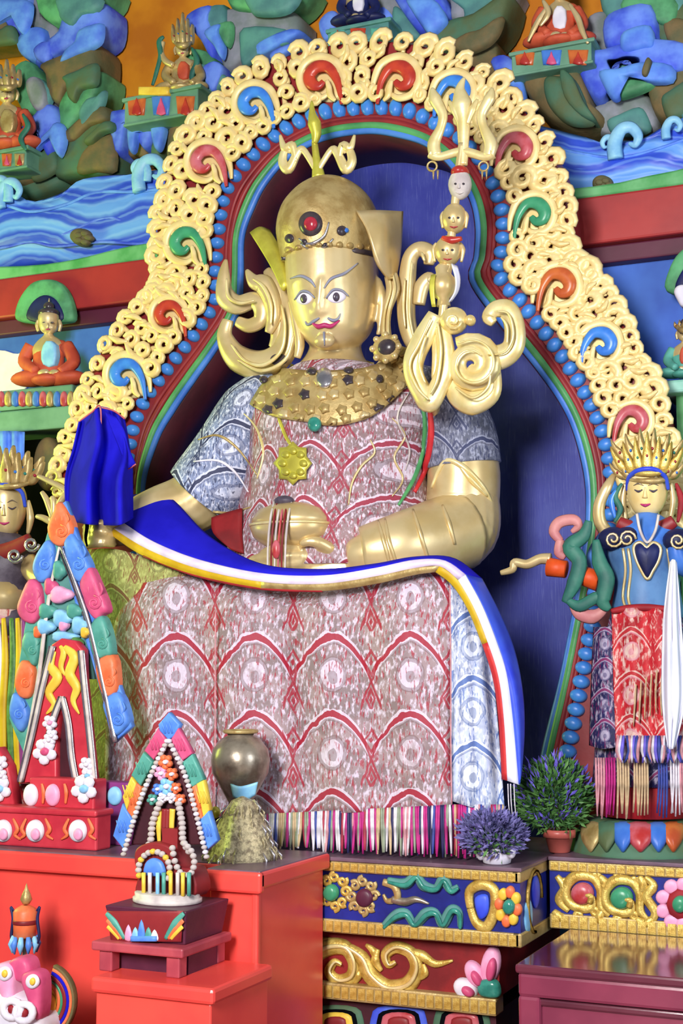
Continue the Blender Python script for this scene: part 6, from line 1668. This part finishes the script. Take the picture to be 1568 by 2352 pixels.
# ------------------------------------------------------------------ brass vase and tinsel cone
Yv = -1.04
vc = W(552, 1745, Yv)
vb = thing('brass_vase', 'tarnished round brass vase behind the small offering', 'vase', Vector((vc.x, vc.y, za)))
hz = vc.z - za
mk('vase_body', latheg((vc.x, vc.y, za), [(.07, 0), (.075, .02), (.05, .06), (.045, hz - .16), (.08, hz - .1), (.108, hz - .05), (.114, hz), (.106, hz + .04), (.076, hz + .08), (.05, hz + .092), (.054, hz + .108)], 26), 'brass', vb)
mk('vase_rim', tubeg([(vc.x + .062 * math.cos(a), vc.y + .062 * math.sin(a), za + hz + .108) for a in [2 * PI * k / 18 for k in range(18)]], .008, 6, closed=True, up=(0, 0, 1)), 'gold_dull', vb)
mk('vase_scarf', sheetg([[(530, 1800, -1.14), (552, 1806, -1.16), (592, 1796, -1.14)], [(536, 1830, -1.13), (560, 1838, -1.15), (586, 1826, -1.13)]], 12, 4), 'wax_sky', vb, solid=.006)
tc = W(556, 1900, -1.25)
tn = thing('tinsel_cone', 'gold tinsel cone sparkling on the red altar top', 'ornament', Vector((tc.x, tc.y, za)))
htc = Zp(550, 1838, -1.25) - za
mk('cone_body', latheg((tc.x, tc.y, za), [(.135, 0), (.125, .03), (.1, htc * .5), (.06, htc * .85), (.04, htc), (.005, htc + .015)], 26), 'tinsel', tn)
r7 = random.Random(5)
for k in range(70):
    a, f = r7.uniform(0, 2 * PI), r7.random()
    r0 = .045 + .085 * f
    z0 = htc * (1 - f) * .95 + .02
    p = Vector((tc.x + r0 * math.cos(a), tc.y + r0 * math.sin(a), za + z0))
    q = p + Vector((math.cos(a) * .02, math.sin(a) * .02, -.05))
    mk('tinsel_strip', tubeg([p, (p + q) / 2 + Vector((math.cos(a) * .012, math.sin(a) * .012, 0)), q], [.002, .005, .001], 5), 'silver' if k % 3 == 0 else 'tinsel', tn)
mk('lime_ball', ellpx(494, 1866, -1.25, 10, 14, .025), 'gold_lime_lit', tn)

# ------------------------------------------------------------------ banner, masks and striped fan, bottom left
Yz = -1.62
zt2 = zl - .22
bn = thing('victory_banner', 'tiny orange and blue banner standing at the left before the red altar', 'banner', Vector((W(58, 2190, Yz).x, Yz, zt2)))
c = W(58, 2120, Yz)
s = mpp(58, 2120, Yz)
mk('banner_pole', tubeg([Vector((c.x, c.y, zt2)), Vector((c.x, c.y, c.z + 40 * s))], .008, 8), 'brass', bn)
mk('banner_drum', latheg(c, [(26 * s, -30 * s), (27 * s, 0), (28 * s, 26 * s), (24 * s, 32 * s), (10 * s, 40 * s)], 18), 'wax_orange', bn)
mk('banner_band', latheg(c, [(27.6 * s, -2 * s), (28.6 * s, 0), (28.8 * s, 6 * s), (28 * s, 8 * s)], 18), 'maroon', bn)
for k in range(10):
    a = 2 * PI * k / 10
    mk('banner_frill', tubeg([(c.x + 25 * s * math.cos(a), c.y + 25 * s * math.sin(a), c.z - 28 * s), (c.x + 30 * s * math.cos(a), c.y + 30 * s * math.sin(a), c.z - 46 * s), (c.x + 27 * s * math.cos(a), c.y + 27 * s * math.sin(a), c.z - 66 * s)], [.008, .013, .003], 6), 'wax_blue' if k % 2 else 'wax_sky', bn)
for sx in (-1, 1):
    mk('banner_ribbon', pxtube([(58 + sx * 26, 2092), (58 + sx * 33, 2084), (58 + sx * 28, 2110), (58 + sx * 32, 2150), (58 + sx * 28, 2168)], Yz, [2, 3, 4, 4, 2], 6), 'dark_blue', bn)
mk('banner_finial', latheg(W(60, 2076, Yz), [(8 * s, 0), (14 * s, 10 * s), (10 * s, 22 * s), (4 * s, 34 * s), (.5 * s, 46 * s)], 14), 'gold_dull', bn)
ms = thing('butter_mask', 'pink and white butter ornament with eyed petals in the bottom left corner', 'ornament', Vector((W(50, 2340, -1.78).x, -1.78, zt2)))
Ym = -1.78
mk('mask_base', puffg([(-40, 2380), (-40, 2290), (10, 2270), (60, 2280), (96, 2310), (104, 2380)], Ym, .07, back=.08), 'white', ms)
for cx, cy, m in ((14, 2244, 'wax_rose'), (78, 2262, 'wax_pink')):
    t = mk('eyed_petal', puffg([(cx - 24, cy - 20), (cx - 6, cy - 34), (cx + 16, cy - 28), (cx + 24, cy - 2), (cx + 22, cy + 60), (cx + 10, cy + 80), (cx - 8, cy + 30)], Ym - .03, .03, back=.04), m, ms)
    mk('petal_eye', puffg(oval(cx - 2, cy - 8, 15, 17), Ym - .058, .014, sm=2), 'white', t)
    mk('petal_pupil', puffg(oval(cx - 2, cy - 8, 6, 9), Ym - .07, .01, sm=2), 'wax_yellow', t)
mk('pink_crown', puffg([(22, 2230), (30, 2204), (52, 2196), (72, 2206), (76, 2240), (50, 2254)], Ym - .01, .03, back=.04), 'wax_pink', ms)
for cx, cy in ((28, 2318), (56, 2326)):
    mk('white_ring', pxtube(spiral(cx, cy, 20, 1, 0, 1, 1, 14)[:-1], Ym - .07, 9, 8, sm=1, closed=True), 'white', ms)
    mk('ring_centre', ellpx(cx, cy, Ym - .06, 10, 12, .015, 10, 6), 'robe_red', ms)
fn = thing('striped_fan', 'half-round fan with rainbow stripes at the bottom left', 'fan', Vector((W(110, 2345, -1.72).x, -1.72, zt2)))
cx, cy = 100, 2300
for k, (r0, r1, m) in enumerate(((0, 20, 'wax_orange'), (20, 30, 'wax_yellow'), (30, 37, 'wax_orange'), (37, 43, 'inlay_green'), (43, 51, 'maroon'), (51, 58, 'silk_blue'), (58, 64, 'wax_orange'), (64, 70, 'rock_brown'))):
    aa = [(-1.25 + 2.5 * q / 16) for q in range(17)]
    o = [(cx + r1 * math.cos(a), cy + r1 * 1.25 * math.sin(a)) for a in aa] + ([(cx + r0 * math.cos(a), cy + r0 * 1.25 * math.sin(a)) for a in aa[::-1]] if r0 else [(cx, cy)])
    mk('fan_stripe', plateg(o, -1.72 + .003 * (k % 2), .025, .003, sm=1), m, fn)
mk('fan_petal', puffg([(104, 2300), (114, 2282), (126, 2292), (128, 2318), (116, 2336), (106, 2326)], -1.722, .03), 'wax_yellow', fn)
mk('fan_post', boxg(W(cx, cy, -1.71).x, W(cx + 20, cy, -1.71).x, -1.71, -1.69, zt2, W(cx, cy, -1.71).z), 'maroon', fn, smooth=False)

# ------------------------------------------------------------------ plants
def leaves(n, cx, cy, rx, ry, Y, dep, ln, wd, seed, up=.3):
    r = random.Random(seed)
    c = W(cx, cy, Y)
    s = mpp(cx, cy, Y)
    V, F = [], []
    for i in range(n):
        while True:
            d = Vector((r.uniform(-1, 1), r.uniform(-1, 1), r.uniform(-1, 1)))
            if .35 < d.length < 1: break
        p = c + Vector((d.x * rx * s, d.y * dep, d.z * ry * s))
        dr = (Vector((d.x, d.y * .8, d.z * .5 + up)) + Vector((r.uniform(-.6, .6), r.uniform(-.6, .6), r.uniform(-.4, .6)))).normalized()
        sd = dr.cross(Vector((r.uniform(-1, 1), r.uniform(-1, 1), r.uniform(-1, 1)))).normalized()
        l, w_ = ln * r.uniform(.7, 1.3), wd * r.uniform(.7, 1.2)
        nn = dr.cross(sd) * w_ * .3
        o = len(V)
        V += [p, p + dr * l * .5 + sd * w_ + nn, p + dr * l, p + dr * l * .5 - sd * w_ + nn]
        F += [(o, o + 1, o + 2), (o, o + 2, o + 3)]
    return V, F
pp = W(1284, 1932, -.50)
pt = thing('potted_plant', 'green bushy plant with violet spikes in a terracotta pot on the ledge', 'plant', Vector((pp.x, pp.y, z2t)))
ph = Zp(1284, 1904, -.50) - z2t
pot = [(.036, 0), (.04, .004), (.054, ph - .03), (.062, ph - .03), (.064, ph), (.056, ph), (.05, ph - .02), (.01, ph - .02)]
mk('pot', latheg((pp.x, pp.y, z2t), pot, 24), 'terracotta', pt)
mk('stem', tubeg([(pp.x, pp.y, z2t + ph - .02), (pp.x - .01, pp.y, z2t + ph + .15), (pp.x, pp.y, z2t + ph + .3)], [.01, .008, .004], 8), 'rock_brown', pt)
mk('foliage', leaves(2600, 1272, 1830, 82, 82, -.50, .15, .035, .006, 1), 'leaf', pt, smooth=False, kind='stuff')
mk('violet_spikes', leaves(420, 1272, 1824, 84, 88, -.50, .155, .04, .006, 2, .8), 'flower_violet', pt, smooth=False, kind='stuff')
hp_ = W(1140, 1930, -.88)
lp_ = thing('lavender_plant', 'low lavender plant in a small white pot beside the fringe', 'plant', Vector((hp_.x, hp_.y, zt)))
ph = .06
mk('pot', latheg((hp_.x, hp_.y, zt), [(.04, 0), (.05, .005), (.062, ph), (.05, ph), (.01, ph - .01)], 20), 'white', lp_)
mk('foliage', leaves(1900, 1130, 1916, 76, 48, -.89, .10, .03, .006, 3), 'leaf_purple', lp_, smooth=False, kind='stuff')
mk('green_leaves', leaves(320, 1136, 1934, 60, 30, -.89, .1, .03, .007, 4), 'leaf', lp_, smooth=False, kind='stuff')
for x, y in ((1104, 1960), (1174, 1956)):
    mk('white_blossom', ellpx(x, y, -.9, 10, 16, .02, 10, 8), 'white', lp_)
